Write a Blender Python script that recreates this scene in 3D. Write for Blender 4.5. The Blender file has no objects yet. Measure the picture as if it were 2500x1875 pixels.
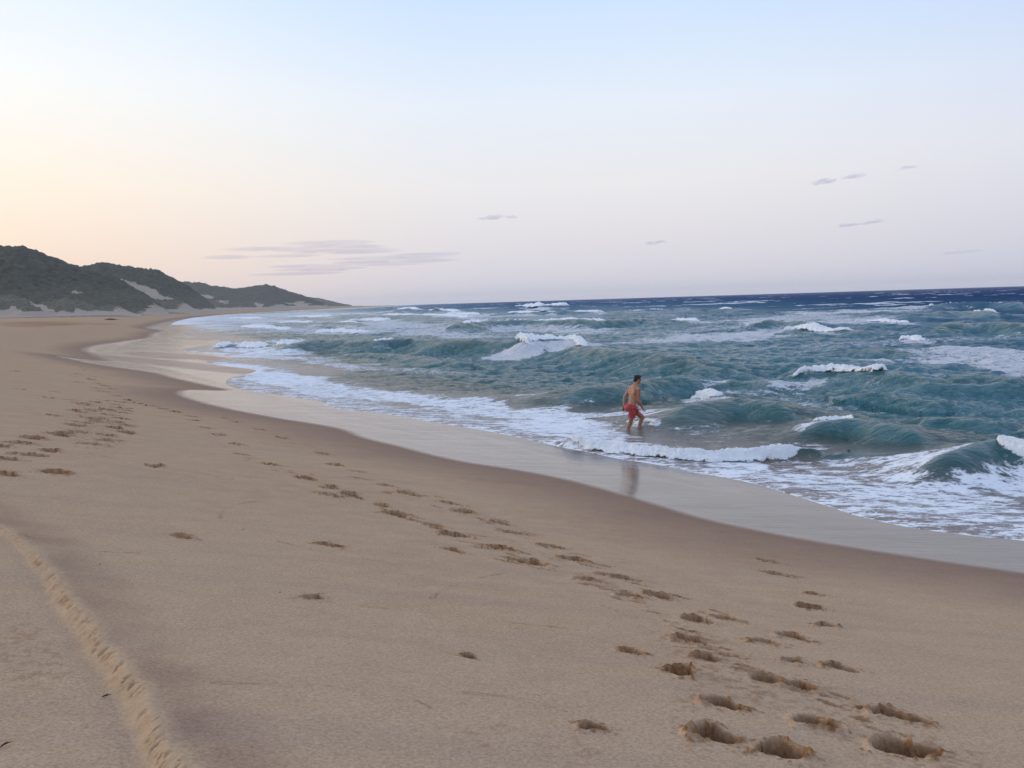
import bpy, math
import numpy as np
from mathutils import Matrix, Vector

S = bpy.context.scene
COL = S.collection

# ------------------------------------------------------------------ camera
F = 2290.0            # focal length in pixels of a 2500 px wide picture
CAMZ = 3.6
PITCH = math.atan(201.5/F); ROLL = math.radians(1.76)
fwd = np.array([0, math.cos(PITCH), -math.sin(PITCH)])
r0 = np.array([1.0, 0, 0]); u0 = np.array([0, math.sin(PITCH), math.cos(PITCH)])
rgt = math.cos(ROLL)*r0 - math.sin(ROLL)*u0
upv = math.sin(ROLL)*r0 + math.cos(ROLL)*u0
cd = bpy.data.cameras.new('camera'); cam = bpy.data.objects.new('camera', cd); COL.objects.link(cam)
cd.sensor_width = 36; cd.lens = F/2500*36; cd.clip_start = 0.05; cd.clip_end = 60000
cam.matrix_world = Matrix(((rgt[0], upv[0], -fwd[0], 0), (rgt[1], upv[1], -fwd[1], 0), (rgt[2], upv[2], -fwd[2], CAMZ), (0, 0, 0, 1)))
S.camera = cam

# ------------------------------------------------------------------ world
SUN_AZ = math.radians(-62)     # sunset behind the dunes on the left (from +Y towards -X)
SUN_EL = math.radians(9)
w = bpy.data.worlds.new('World'); S.world = w; w.use_nodes = True
nt = w.node_tree; nt.nodes.clear()
def N(nt, t, **k):
    n = nt.nodes.new(t)
    for a, b in k.items(): setattr(n, a, b)
    return n
def srgb(r, g, b):
    return tuple(((c/255)/12.92 if c/255 <= .04045 else ((c/255+.055)/1.055)**2.4) for c in (r, g, b)) + (1,)
def ramp(nt, fac, stops, interp='LINEAR'):
    n = N(nt, 'ShaderNodeValToRGB'); e = n.color_ramp.elements; n.color_ramp.interpolation = interp
    e[0].position = stops[0][0]; e[0].color = stops[0][1]; e[1].position = stops[-1][0]; e[1].color = stops[-1][1]
    for p, c in stops[1:-1]:
        x = e.new(p); x.color = c
    if fac is not None: nt.links.new(fac, n.inputs[0])
    return n.outputs[0]
def math_(nt, op, a, b=None, c=None, clamp=False):
    n = N(nt, 'ShaderNodeMath', operation=op, use_clamp=clamp)
    for i, v in enumerate((a, b, c)):
        if v is None: continue
        if hasattr(v, 'is_linked'): nt.links.new(v, n.inputs[i])
        else: n.inputs[i].default_value = v
    return n.outputs[0]
def mix(nt, fac, a, b, mode='MIX'):
    n = N(nt, 'ShaderNodeMix', data_type='RGBA', blend_type=mode)
    for s, v in ((n.inputs[0], fac), (n.inputs[6], a), (n.inputs[7], b)):
        if hasattr(v, 'is_linked'): nt.links.new(v, s)
        else: s.default_value = v
    return n.outputs[2]
def sstep(nt, v, a, b, to0=0.0, to1=1.0):
    n = N(nt, 'ShaderNodeMapRange', interpolation_type='SMOOTHSTEP')
    nt.links.new(v, n.inputs[0]); n.inputs[1].default_value = a; n.inputs[2].default_value = b
    n.inputs[3].default_value = to0; n.inputs[4].default_value = to1
    return n.outputs[0]

tc = N(nt, 'ShaderNodeTexCoord'); sp = N(nt, 'ShaderNodeSeparateXYZ'); nt.links.new(tc.outputs['Generated'], sp.inputs[0])
X, Y, Z = sp.outputs
zp = math_(nt, 'MAXIMUM', Z, 0.0)
base = ramp(nt, zp, [(0.0, srgb(212, 211, 224)), (.05, srgb(222, 219, 226)), (.12, srgb(233, 231, 234)),
                     (.20, srgb(228, 236, 247)), (.31, srgb(200, 224, 255)), (.55, srgb(196, 214, 246)), (1.0, srgb(200, 212, 238))])
glowc = ramp(nt, zp, [(0.0, srgb(238, 214, 202)), (.05, srgb(249, 222, 201)), (.12, srgb(255, 239, 219)),
                      (.22, srgb(251, 251, 247)), (.34, srgb(228, 243, 255)), (.6, srgb(215, 226, 246)), (1.0, srgb(200, 212, 238))])
sd = (math.sin(SUN_AZ), math.cos(SUN_AZ))
azd = math_(nt, 'ADD', math_(nt, 'MULTIPLY', X, sd[0]), math_(nt, 'MULTIPLY', Y, sd[1]))
gl = sstep(nt, azd, .46, .93)
c1 = mix(nt, gl, base, glowc)
rt = sstep(nt, azd, .35, -.35)
right = ramp(nt, zp, [(0.0, srgb(196, 200, 220)), (.06, srgb(205, 208, 224)), (.14, srgb(216, 221, 236)), (.31, srgb(180, 207, 252)), (.6, srgb(186, 208, 244)), (1.0, srgb(200, 212, 238))])
c2 = mix(nt, rt, c1, right)
sky = N(nt, 'ShaderNodeTexSky', sky_type='NISHITA', sun_disc=False)
sky.sun_elevation = SUN_EL; sky.sun_rotation = SUN_AZ; sky.dust_density = 2.0
bg1 = N(nt, 'ShaderNodeBackground'); nt.links.new(sky.outputs[0], bg1.inputs[0]); bg1.inputs[1].default_value = .12
bg2 = N(nt, 'ShaderNodeBackground'); nt.links.new(c2, bg2.inputs[0]); bg2.inputs[1].default_value = 1.0
mx = N(nt, 'ShaderNodeMixShader'); mx.inputs[0].default_value = .92
nt.links.new(bg1.outputs[0], mx.inputs[1]); nt.links.new(bg2.outputs[0], mx.inputs[2])
wo = N(nt, 'ShaderNodeOutputWorld'); nt.links.new(mx.outputs[0], wo.inputs[0])

# ------------------------------------------------------------------ sun (afterglow: weak, broad, warm)
ld = bpy.data.lights.new('sun', 'SUN'); ld.energy = 0.9; ld.angle = math.radians(14); ld.color = (1, .78, .55)
sun = bpy.data.objects.new('sun', ld); COL.objects.link(sun)
dv = Vector((math.sin(SUN_AZ)*math.cos(SUN_EL), math.cos(SUN_AZ)*math.cos(SUN_EL), math.sin(SUN_EL)))
sun.rotation_euler = dv.to_track_quat('Z', 'Y').to_euler()
S.view_settings.view_transform = 'Standard'; S.view_settings.look = 'None'
S.view_settings.exposure = 0.14; S.view_settings.gamma = 1.0
S.render.engine = 'CYCLES'
S.cycles.max_bounces = 6; S.cycles.volume_bounces = 1

# ------------------------------------------------------------------ maths helpers
def unproj(px, py, z):
    px = np.asarray(px, float); py = np.asarray(py, float)
    d = fwd[None] + ((px-1250)/F)[:, None]*rgt[None] - ((py-937.5)/F)[:, None]*upv[None]
    t = (np.asarray(z, float)-CAMZ)/d[:, 2]
    return np.stack([d[:, 0]*t, d[:, 1]*t], 1)
def proj(x, y, z):
    dz = z-CAMZ
    dep = y*fwd[1]+dz*fwd[2]
    dep = np.where(dep < .01, .01, dep)
    u = 1250+F*(x*rgt[0]+y*rgt[1]+dz*rgt[2])/dep
    v = 937.5-F*(x*upv[0]+y*upv[1]+dz*upv[2])/dep
    return u, v
def atdist(px, py, D):
    """point on the pixel's ray at forward distance D -> x, y, z"""
    px = np.asarray(px, float); py = np.asarray(py, float)
    d = fwd[None] + ((px-1250)/F)[:, None]*rgt[None] - ((py-937.5)/F)[:, None]*upv[None]
    t = np.asarray(D, float)/d[:, 1]
    return d[:, 0]*t, d[:, 1]*t, CAMZ+d[:, 2]*t
def chaikin(p, n=2):
    p = np.asarray(p, float)
    for _ in range(n):
        q = np.empty((2*len(p)-2+2, p.shape[1])); q[0] = p[0]; q[-1] = p[-1]
        a = p[:-1]; b = p[1:]
        q[1:-1:2] = .75*a+.25*b; q[2:-1:2] = .25*a+.75*b
        p = q
    return p
def ss(a, b, x):
    t = np.clip((x-a)/(b-a), 0, 1); return t*t*(3-2*t)
rng = np.random.default_rng(7)
LAT = rng.random((256, 256)).astype(np.float32)
def vnoise(x, y, k=0):
    x = np.asarray(x)+k*17.37; y = np.asarray(y)+k*9.71
    xi = np.floor(x); yi = np.floor(y); fx = x-xi; fy = y-yi
    fx = fx*fx*fx*(fx*(fx*6-15)+10); fy = fy*fy*fy*(fy*(fy*6-15)+10)
    i = xi.astype(np.int64) & 255; j = yi.astype(np.int64) & 255; i1 = (i+1) & 255; j1 = (j+1) & 255
    return (LAT[i, j]*(1-fx)+LAT[i1, j]*fx)*(1-fy)+(LAT[i, j1]*(1-fx)+LAT[i1, j1]*fx)*fy
def fbm(x, y, o=4, k=0):
    a = 0; s = 0; w_ = 1
    for i in range(o):
        c, s_ = math.cos(.6*i), math.sin(.6*i)
        a = a+w_*vnoise((x*c-y*s_)*2**i, (x*s_+y*c)*2**i, k+i); s += w_; w_ *= .5
    return a/s
def worley(x, y, k=0):
    xi = np.floor(x); yi = np.floor(y); best = np.full(np.shape(x), 9.0)
    for dx in (-1, 0, 1):
        for dy in (-1, 0, 1):
            i = (xi+dx+k*31).astype(np.int64) & 255; j = (yi+dy+k*57).astype(np.int64) & 255
            px = xi+dx+LAT[i, j]; py = yi+dy+LAT[j, i]
            best = np.minimum(best, (x-px)**2+(y-py)**2)
    return np.sqrt(best)
def pdist(x, y, P, wrap=False):
    """nearest point on polyline: distance, sign (left of travel +), arclength param"""
    P = np.asarray(P, float); n = len(P)-1
    best = np.full(x.shape, 1e18); sg = np.ones(x.shape); tt = np.zeros(x.shape)
    L = 0
    for i in range(n):
        a = P[i]; b = P[i+1]; d = b-a; l2 = d@d; l = math.sqrt(l2)
        if l < 1e-9: continue
        t = np.clip(((x-a[0])*d[0]+(y-a[1])*d[1])/l2, 0, 1)
        ex = x-a[0]-t*d[0]; ey = y-a[1]-t*d[1]; q = ex*ex+ey*ey
        m = q < best-1e-9
        best = np.where(m, q, best)
        sg = np.where(m, np.sign(d[0]*(y-a[1])-d[1]*(x-a[0])+1e-12), sg)
        tt = np.where(m, L+t*l, tt); L += l
    return np.sqrt(best), sg, tt
def inside(x, y, P):
    P = np.asarray(P, float); c = np.zeros(x.shape, bool); j = len(P)-1
    for i in range(len(P)):
        xi, yi = P[i]; xj, yj = P[j]
        if yi != yj:
            c ^= ((yi > y) != (yj > y)) & (x < (xj-xi)*(y-yi)/(yj-yi)+xi)
        j = i
    return c
K = 2500/2212.0
def near_mask(x, y, P, pad):
    P = np.asarray(P); return (x > P[:, 0].min()-pad) & (x < P[:, 0].max()+pad) & (y > P[:, 1].min()-pad) & (y < P[:, 1].max()+pad)

# ------------------------------------------------------------------ shore lines (measured from the photograph, kept in metres)
far_coast = [(-90, 230), (-140, 380), (-195, 570), (-280, 950), (-345, 1500), (-400, 2300), (-470, 3200), (-520, 4200), (-640, 5200), (-960, 6500), (-2500, 9000)]
# smooth base shoreline (upper edge of the wet film)
sm = np.array([(2212, 1245), (1900, 1199), (1700, 1166), (1500, 1124), (1300, 1062), (1150, 1026), (1000, 1003), (850, 966), (720, 928), (550, 896), (420, 860), (300, 815), (200, 785), (150, 762), (210, 742), (310, 722)], float)*K
near_c = unproj(sm[:, 0], sm[:, 1], .3)
d0 = near_c[0]-near_c[2]; d0 /= np.linalg.norm(d0)
BASE = chaikin(np.vstack([near_c[0]+d0*np.array([[220]]), near_c[0]+d0*60+0, near_c[0]+d0*15, near_c, np.array(far_coast)]), 2)
SHEEN_I = np.array([(2212, 1245), (2050, 1222), (1900, 1199), (1700, 1166), (1600, 1146), (1500, 1124), (1400, 1092), (1300, 1062), (1225, 1041), (1150, 1026), (1080, 1013), (1000, 1003), (910, 984), (850, 966), (800, 956), (762, 946), (735, 930), (690, 920), (620, 911), (550, 900), (490, 890), (430, 876), (392, 866), (373, 856), (376, 846), (398, 840), (440, 838), (492, 838), (440, 830), (395, 820), (352, 812), (330, 804), (290, 799), (240, 794), (180, 788), (120, 779), (95, 774), (150, 774), (235, 778), (205, 774), (185, 764), (165, 755), (190, 747), (235, 739), (280, 732), (315, 727), (310, 720), (345, 712), (290, 709), (330, 700)], float)*K
sh = unproj(SHEEN_I[:, 0], SHEEN_I[:, 1], .3)
SHEEN = chaikin(np.vstack([near_c[0]+d0*220, near_c[0]+d0*60, near_c[0]+d0*15, sh, np.array(far_coast)]), 2)
SWASH_I = np.array([(2212, 1174), (2130, 1170), (2050, 1160), (1980, 1151), (1920, 1138), (1850, 1120), (1800, 1100), (1750, 1082), (1690, 1062), (1620, 1042), (1560, 1030), (1500, 1021), (1470, 1012), (1400, 1000), (1330, 990), (1270, 976), (1200, 964), (1130, 946), (1050, 930), (990, 921), (930, 910), (850, 896), (790, 889), (740, 885), (708, 878), (690, 866), (650, 861), (600, 852), (540, 846), (500, 836), (484, 826), (500, 815), (545, 806), (560, 798), (480, 790), (430, 780), (520, 772), (470, 765), (380, 757), (430, 748), (500, 740), (440, 730), (390, 722), (410, 712), (405, 705), (395, 700)], float)*K
swp = unproj(SWASH_I[:, 0], SWASH_I[:, 1], .13)
SWASH = chaikin(np.vstack([swp[0]+d0*220, swp[0]+d0*60, swp[0]+d0*15, swp, np.array(far_coast)+[8, -6]]), 2)
CLOSE = [(9000, 9000), (9000, -9000)]
def shore_s(x, y):
    d, sg, _ = pdist(x, y, BASE); ins = inside(x, y, np.vstack([BASE, CLOSE]))
    return np.where(ins, d, -d)
def zone(x, y, P):
    d, sg, _ = pdist(x, y, P); ins = inside(x, y, np.vstack([P, CLOSE]))
    return np.where(ins, d, -d)
PS = [-400, -150, -60, -30, -16, -11, -7, -4, -2, 0, 3.3, 7, 12, 30, 100, 400, 9000]
PZ = [3.7, 3.6, 3.0, 2.62, 2.28, 1.98, 1.42, .90, .57, .30, .12, -.24, -.7, -2.0, -4, -8, -14]
def zprof(s):
    # smooth the polyline profile by averaging a few shifted lookups
    return sum(np.interp(s+o*(1+.05*np.abs(s)), PS, PZ) for o in (-.9, -.45, 0, .45, .9))/5
def sand_base(x, y, s, e=None):
    z = zprof(s)
    if e is not None: z = np.maximum(z, np.where(e > -60, np.clip(.13-np.where(e > 0, .06, .0)*e, -1.5, .13), -9))
    z = z+(fbm(x*.35, y*.35, 3, 3)-.5)*.05*ss(3, -6, s)+(fbm(x*.06, y*.06, 3, 5)-.5)*.30*ss(-8, -40, s)
    return z
def on_sand(px, py):
    px = np.asarray(px, float); py = np.asarray(py, float); z = np.full(px.shape, 1.2)
    for _ in range(25):
        p = unproj(px, py, z)
        z = .5*z+.5*np.minimum(sand_base(p[:, 0], p[:, 1], shore_s(p[:, 0], p[:, 1])), 3.2)
    return unproj(px, py, z), z

# ------------------------------------------------------------------ mesh helpers
def tag(o, label=None, cat=None, group=None, kind=None):
    if label: o['label'] = label
    if cat: o['category'] = cat
    if group: o['group'] = group
    if kind: o['kind'] = kind
    return o
def link(name, me, mat=None, parent=None, smooth=True):
    o = bpy.data.objects.new(name, me); COL.objects.link(o)
    if mat: me.materials.append(mat)
    if smooth: me.polygons.foreach_set('use_smooth', np.ones(len(me.polygons), bool))
    if parent: o.parent = parent
    return o
def mesh_from(name, V, Q, attrs=None):
    V = np.ascontiguousarray(V, np.float32); Q = np.ascontiguousarray(Q, np.int32); k = Q.shape[1]
    me = bpy.data.meshes.new(name); me.vertices.add(len(V)); me.vertices.foreach_set('co', V.ravel())
    me.loops.add(Q.size); me.loops.foreach_set('vertex_index', Q.ravel())
    me.polygons.add(len(Q)); me.polygons.foreach_set('loop_start', np.arange(0, Q.size, k, dtype=np.int32))
    me.update(calc_edges=True)
    for n_, a in (attrs or {}).items():
        at = me.attributes.new(n_, 'FLOAT', 'POINT'); at.data.foreach_set('value', np.ascontiguousarray(a, np.float32).ravel())
    return me
def gridq(nr, nc, keep=None):
    i = np.arange(nr*nc).reshape(nr, nc)
    Q = np.stack([i[:-1, :-1], i[:-1, 1:], i[1:, 1:], i[1:, :-1]], -1).reshape(-1, 4)
    if keep is not None: Q = Q[keep.ravel()]
    return Q
def compact(V, Q, attrs):
    used = np.zeros(len(V), bool); used[Q.ravel()] = True
    m = np.cumsum(used)-1
    return V[used], m[Q], {k: a.ravel()[used] for k, a in attrs.items()}
def ringlist(r, stepf, rmax):
    out = [r]
    while r < rmax:
        r += stepf(r); out.append(r)
    return np.array(out)

# ------------------------------------------------------------------ materials
def newmat(name):
    m = bpy.data.materials.new(name); m.use_nodes = True; t = m.node_tree; t.nodes.clear()
    o = N(t, 'ShaderNodeOutputMaterial'); b = N(t, 'ShaderNodeBsdfPrincipled'); t.links.new(b.outputs[0], o.inputs[0])
    return m, t, b, o
def setin(t, sock, v):
    if hasattr(v, 'is_linked'): t.links.new(v, sock)
    else: sock.default_value = v
def attr(t, n):
    a = N(t, 'ShaderNodeAttribute', attribute_name=n); return a.outputs['Fac']
def noise(t, scale, detail=4, rough=.55, vec=None, dist=0.0):
    n = N(t, 'ShaderNodeTexNoise'); n.inputs['Scale'].default_value = scale; n.inputs['Detail'].default_value = detail
    n.inputs['Roughness'].default_value = rough; n.inputs['Distortion'].default_value = dist
    if vec is not None: t.links.new(vec, n.inputs['Vector'])
    return n.outputs['Fac']
def objvec(t, sc=(1, 1, 1), rot=0):
    c = N(t, 'ShaderNodeTexCoord'); m = N(t, 'ShaderNodeMapping'); m.inputs['Scale'].default_value = sc; m.inputs['Rotation'].default_value = (0, 0, rot)
    t.links.new(c.outputs['Object'], m.inputs[0]); return m.outputs[0]
def bump(t, h, strength, dist, normal=None):
    b = N(t, 'ShaderNodeBump'); b.inputs['Strength'].default_value = strength if not hasattr(strength, 'is_linked') else 1
    if hasattr(strength, 'is_linked'): t.links.new(strength, b.inputs['Strength'])
    b.inputs['Distance'].default_value = dist; t.links.new(h, b.inputs['Height'])
    if normal is not None: t.links.new(normal, b.inputs['Normal'])
    return b.outputs[0]

def sand_material():
    m, t, b, o = newmat('sand')
    ov = objvec(t); wet = attr(t, 'wet'); mir = attr(t, 'mirror'); dis = attr(t, 'disturbed'); bank = attr(t, 'bank')
    big = noise(t, .35, 5, .6, ov); mid = noise(t, 3.0, 6, .65, ov); fine = noise(t, 55, 3, .7, ov); grit = noise(t, 190, 2, .7, ov)
    sh_dir = objvec(t, (.5, 3.0, 1), math.radians(-53)); streak = noise(t, .9, 5, .6, sh_dir)
    dry = ramp(t, mid, [(.3, (.450, .302, .190, 1)), (.7, (.525, .358, .232, 1))])
    dry = mix(t, sstep(t, big, .35, .65, 0, .5), dry, (.49, .352, .236, 1))
    dry = mix(t, sstep(t, streak, .45, .7, 0, .35), dry, (.39, .285, .215, 1))
    g = ramp(t, fine, [(.25, (.70, .68, .66, 1)), (.5, (1, 1, 1, 1)), (.75, (1.24, 1.25, 1.26, 1))])
    dry = mix(t, 1.0, dry, g, 'MULTIPLY')
    g2 = ramp(t, grit, [(.28, (.45, .42, .40, 1)), (.42, (1, 1, 1, 1)), (.62, (1, 1, 1, 1)), (.78, (1.5, 1.5, 1.55, 1))])
    dry = mix(t, .9, dry, g2, 'MULTIPLY')
    spk = N(t, 'ShaderNodeTexVoronoi'); t.links.new(ov, spk.inputs['Vector']); spk.inputs['Scale'].default_value = 26
    spm = math_(t, 'MULTIPLY', sstep(t, spk.outputs['Distance'], .10, .05), sstep(t, N2(t, spk.outputs['Color']), .84, .88))
    spc = mix(t, sstep(t, N2(t, spk.outputs['Color'], 1), .65, .7), (.075, .05, .038, 1), (.75, .72, .68, 1))
    dry = mix(t, math_(t, 'MULTIPLY', spm, .8), dry, spc)
    damp = mix(t, 1.0, dry, (.56, .50, .51, 1), 'MULTIPLY')
    c = mix(t, wet, dry, damp)  # wet also carries the painted crest shade beside the rut
    c = mix(t, math_(t, 'MULTIPLY', mir, .85, clamp=True), c, (.105, .082, .074, 1))
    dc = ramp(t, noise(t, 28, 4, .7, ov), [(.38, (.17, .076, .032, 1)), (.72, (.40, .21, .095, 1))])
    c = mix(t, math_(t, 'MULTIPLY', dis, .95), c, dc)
    bc = ramp(t, mid, [(.3, (.50, .33, .185, 1)), (.7, (.62, .43, .255, 1))])  # golden bank: warm glow put into the colour, over yellower sand
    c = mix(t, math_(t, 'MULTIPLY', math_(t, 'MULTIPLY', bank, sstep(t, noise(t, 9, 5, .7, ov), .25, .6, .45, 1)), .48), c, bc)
    setin(t, b.inputs['Base Color'], c)
    b.inputs['IOR'].default_value = 1.33
    rg = N(t, 'ShaderNodeMapRange'); t.links.new(mir, rg.inputs[0]); rg.inputs[3].default_value = .85; rg.inputs[4].default_value = .3
    t.links.new(rg.outputs[0], b.inputs['Roughness'])
    t.links.new(math_(t, 'MULTIPLY', math_(t, 'MULTIPLY', sstep(t, wet, .1, 1.0), .25), math_(t, 'SUBTRACT', 1.0, mir, clamp=True)), b.inputs['Specular IOR Level'])
    # water film standing on the sand
    lines = noise(t, 1.0, 4, .6, objvec(t, (.25, 5.0, 1), math.radians(-50)))
    mir2 = math_(t, 'MULTIPLY', mir, sstep(t, lines, .62, .50, .94, 1.0))
    film = math_(t, 'MULTIPLY', mir2, sstep(t, noise(t, .8, 4, .6, sh_dir), .25, .6, .88, 1.0), clamp=True)
    t.links.new(film, b.inputs['Coat Weight']); b.inputs['Coat IOR'].default_value = 1.33
    b.inputs['Coat Roughness'].default_value = .12
    inv = math_(t, 'SUBTRACT', 1.0, mir, clamp=True)
    bs = math_(t, 'ADD', math_(t, 'MULTIPLY', fine, .5), math_(t, 'MULTIPLY', grit, .35)); bs = math_(t, 'ADD', bs, math_(t, 'MULTIPLY', mid, 1.6))
    t.links.new(bump(t, bs, math_(t, 'MULTIPLY', inv, .55), .012), b.inputs['Normal'])
    rip = noise(t, 5, 3, .5, objvec(t, (.4, 2.5, 1), math.radians(-53)))
    t.links.new(bump(t, rip, .25, .014), b.inputs['Coat Normal'])
    return m
def N2(t, col, i=0):
    s_ = N(t, 'ShaderNodeSeparateColor'); t.links.new(col, s_.inputs[0]); return s_.outputs[i]

def foam_pattern(t, ov, cov, small=1.0):
    """lacy foam: coverage -> mask"""
    wn = N(t, 'ShaderNodeTexNoise'); wn.inputs['Scale'].default_value = 1.7*small; wn.inputs['Detail'].default_value = 4; t.links.new(ov, wn.inputs['Vector'])
    wv = N(t, 'ShaderNodeVectorMath', operation='MULTIPLY_ADD'); t.links.new(wn.outputs['Color'], wv.inputs[0]); wv.inputs[1].default_value = (.9, .9, .9); t.links.new(ov, wv.inputs[2])
    v = N(t, 'ShaderNodeTexVoronoi', feature='DISTANCE_TO_EDGE'); v.inputs['Scale'].default_value = 1.9*small; t.links.new(wv.outputs[0], v.inputs['Vector'])
    v2 = N(t, 'ShaderNodeTexVoronoi', feature='DISTANCE_TO_EDGE'); v2.inputs['Scale'].default_value = 6.5*small; t.links.new(wv.outputs[0], v2.inputs['Vector'])
    lace = math_(t, 'MINIMUM', math_(t, 'MULTIPLY', v.outputs['Distance'], 1.6), math_(t, 'ADD', math_(t, 'MULTIPLY', v2.outputs['Distance'], 2.2), .12))
    n1 = noise(t, 1.1*small, 6, .65, ov); n2 = noise(t, 9*small, 4, .7, ov)
    h = math_(t, 'SUBTRACT', math_(t, 'ADD', math_(t, 'MULTIPLY', n1, 1.5), math_(t, 'MULTIPLY', n2, .6)), .35)
    h = math_(t, 'SUBTRACT', h, math_(t, 'MULTIPLY', lace, .75))           # ~ .1 .. .9
    q = math_(t, 'ADD', h, math_(t, 'MULTIPLY', cov, 1.05))
    return math_(t, 'MULTIPLY', sstep(t, q, .93, 1.24), sstep(t, cov, .10, .34)), h

def water_material():
    m, t, b, o = newmat('sea_water')
    ov = objvec(t); deep = attr(t, 'deep'); cov = attr(t, 'foam')
    n = noise(t, .12, 4, .6, ov)
    dn = math_(t, 'ADD', deep, math_(t, 'MULTIPLY', math_(t, 'SUBTRACT', n, .5), .16), clamp=True)
    body = ramp(t, dn, [(0, (.185, .120, .098, 1)), (.12, (.150, .118, .095, 1)), (.24, (.085, .098, .082, 1)), (.36, (.010, .052, .046, 1)), (.46, (.022, .135, .152, 1)), (.62, (.026, .172, .235, 1)), (.85, (.016, .100, .205, 1)), (1, (.016, .055, .155, 1))])
    fine_str = objvec(t, (1, 2.2, 1), math.radians(35))
    mask, h = foam_pattern(t, objvec(t, (1.0, 1.9, 1), math.radians(38)), cov, 1.35)
    milky = math_(t, 'MULTIPLY', math_(t, 'MULTIPLY', cov, sstep(t, deep, .2, .5)), .60, clamp=True)
    body = mix(t, milky, body, mix(t, sstep(t, deep, .7, .95), (.22, .36, .42, 1), (.09, .17, .30, 1)))
    fc = ramp(t, h, [(.1, (.62, .66, .76, 1)), (.7, (.86, .88, .92, 1))])
    c = mix(t, mask, body, fc)
    setin(t, b.inputs['Base Color'], c)
    r = N(t, 'ShaderNodeMapRange'); t.links.new(mask, r.inputs[0]); t.links.new(sstep(t, deep, .60, 1.0, .12, .80), r.inputs[3]); r.inputs[4].default_value = .8
    t.links.new(r.outputs[0], b.inputs['Roughness']); b.inputs['IOR'].default_value = 1.33
    t.links.new(sstep(t, deep, .50, .98, .44, .02), b.inputs['Specular IOR Level'])
    w1 = noise(t, 1.6, 5, .62, fine_str, .4); w2 = noise(t, 7.0, 4, .6, fine_str, .3)
    hb = math_(t, 'ADD', math_(t, 'MULTIPLY', w1, 1.0), math_(t, 'MULTIPLY', w2, .28))
    nb = bump(t, hb, attr(t, 'rip'), .60)
    fb = math_(t, 'MULTIPLY', math_(t, 'ADD', mask, math_(t, 'MULTIPLY', noise(t, 14, 4, .7, ov), math_(t, 'MULTIPLY', mask, 1.2))), 1.0)
    t.links.new(bump(t, fb, .55, .035, nb), b.inputs['Normal'])
    return m

def foam_material():
    m, t, b, o = newmat('breaker_foam')
    ov = objvec(t)
    n = noise(t, 4.0, 6, .7, ov)
    c = ramp(t, n, [(.3, (.80, .83, .87, 1)), (.6, (.94, .95, .96, 1))])
    setin(t, b.inputs['Base Color'], c); b.inputs['Roughness'].default_value = .85
    b.inputs['Subsurface Weight'].default_value = .0
    bb = math_(t, 'ADD', noise(t, 3, 8, .75, ov), math_(t, 'MULTIPLY', noise(t, 22, 4, .7, ov), .4))
    t.links.new(bump(t, bb, .7, .14), b.inputs['Normal'])
    # ragged edge: the foam thins out into separate flecks
    ed = attr(t, 'edge'); q = math_(t, 'ADD', math_(t, 'MULTIPLY', ed, .85), math_(t, 'MULTIPLY', math_(t, 'SUBTRACT', noise(t, 2.2, 9, .80, ov), .5), 2.8))
    t.links.new(sstep(t, q, .38, .52), b.inputs['Alpha'])
    return m
M_SAND = sand_material(); M_WATER = water_material(); M_FOAM = foam_material()

# ------------------------------------------------------------------ footprints
PR = []   # image x, y, half length, half width, depth, heading, colour strength
def fp(x, y, a=.145, b=.06, d=.05, c=1.0):
    f_ = .68 if y > 1590 else (.76 if y > 1430 else 1.12)
    PR.append((x, y, min(a, .21 if y < 1430 else .17)*f_, b*1.10*(.95 if y > 1590 else 1 if y > 1430 else 1.15), d*1.32, c))
near_prints = [(1538, 1456, .14, .07, .06), (1613, 1456, .17, .07, .06), (1703, 1515, .16, .06, .06), (1776, 1511, .2, .05, .04), (1688, 1565, .14, .07, .055),
  (1726, 1608, .13, .06, .045), (1664, 1643, .14, .065, .07), (1869, 1568, .14, .06, .055), (1940, 1557, .16, .06, .055), (1977, 1483, .15, .06, .055), (2020, 1528, .11, .06, .06),
  (1943, 1616, .10, .06, .06), (2055, 1632, .19, .05, .05), (1875, 1661, .13, .06, .06), (1958, 1676, .15, .06, .035), (1771, 1722, .17, .065, .06), (1748, 1800, .17, .075, .075),
  (1912, 1838, .16, .075, .075), (1996, 1768, .19, .065, .07), (2186, 1748, .17, .065, .065), (2200, 1830, .17, .08, .07), (2262, 1836, .10, .07, .03), (2245, 1760, .10, .05, .02), (2108, 1732, .06, .02, .015),
  (1541, 1592, .13, .04, .02), (768, 1462, .12, .05, .035), (1451, 1780, .10, .05, .04), (1146, 1606, .07, .03, .03), (1111, 1344, .14, .04, .02), (808, 1331, .14, .05, .02)]
for x, y, a, b_, d in near_prints: fp(x, y, a, b_, d)
mid_prints = [(790, 1108), (818, 1135), (874, 1151), (879, 1167), (750, 1169), (944, 1185), (811, 1188), (813, 1209), (856, 1208), (933, 1234), (998, 1205), (1102, 1229), (967, 1256), (1134, 1250),
  (1062, 1283), (1223, 1277), (1111, 1307), (1254, 1301), (1229, 1340), (1346, 1334), (1301, 1375), (1401, 1367), (1444, 1416), (1530, 1413), (1903, 1402), (1879, 1370), (1500, 1407),
  (576, 1030), (554, 1021), (636, 1049), (690, 1069), (471, 1017), (473, 1026), (508, 1045), (535, 1062), (576, 1084), (590, 1109), (668, 1135), (377, 1138), (448, 1312), (1992, 1451)]
weak = {(879, 1167), (874, 1151), (944, 1185), (811, 1188), (933, 1234), (1102, 1229), (1062, 1283), (1223, 1277), (1254, 1301), (1346, 1334), (1903, 1402), (1879, 1370), (1500, 1407), (1992, 1451), (554, 1021), (590, 1109), (448, 1312), (1444, 1416), (1530, 1413)}
for p in mid_prints:
    if p in weak: fp(*p, .14, .05, .03, .9)
    else: fp(*p, .155, .07, .06)
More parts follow.
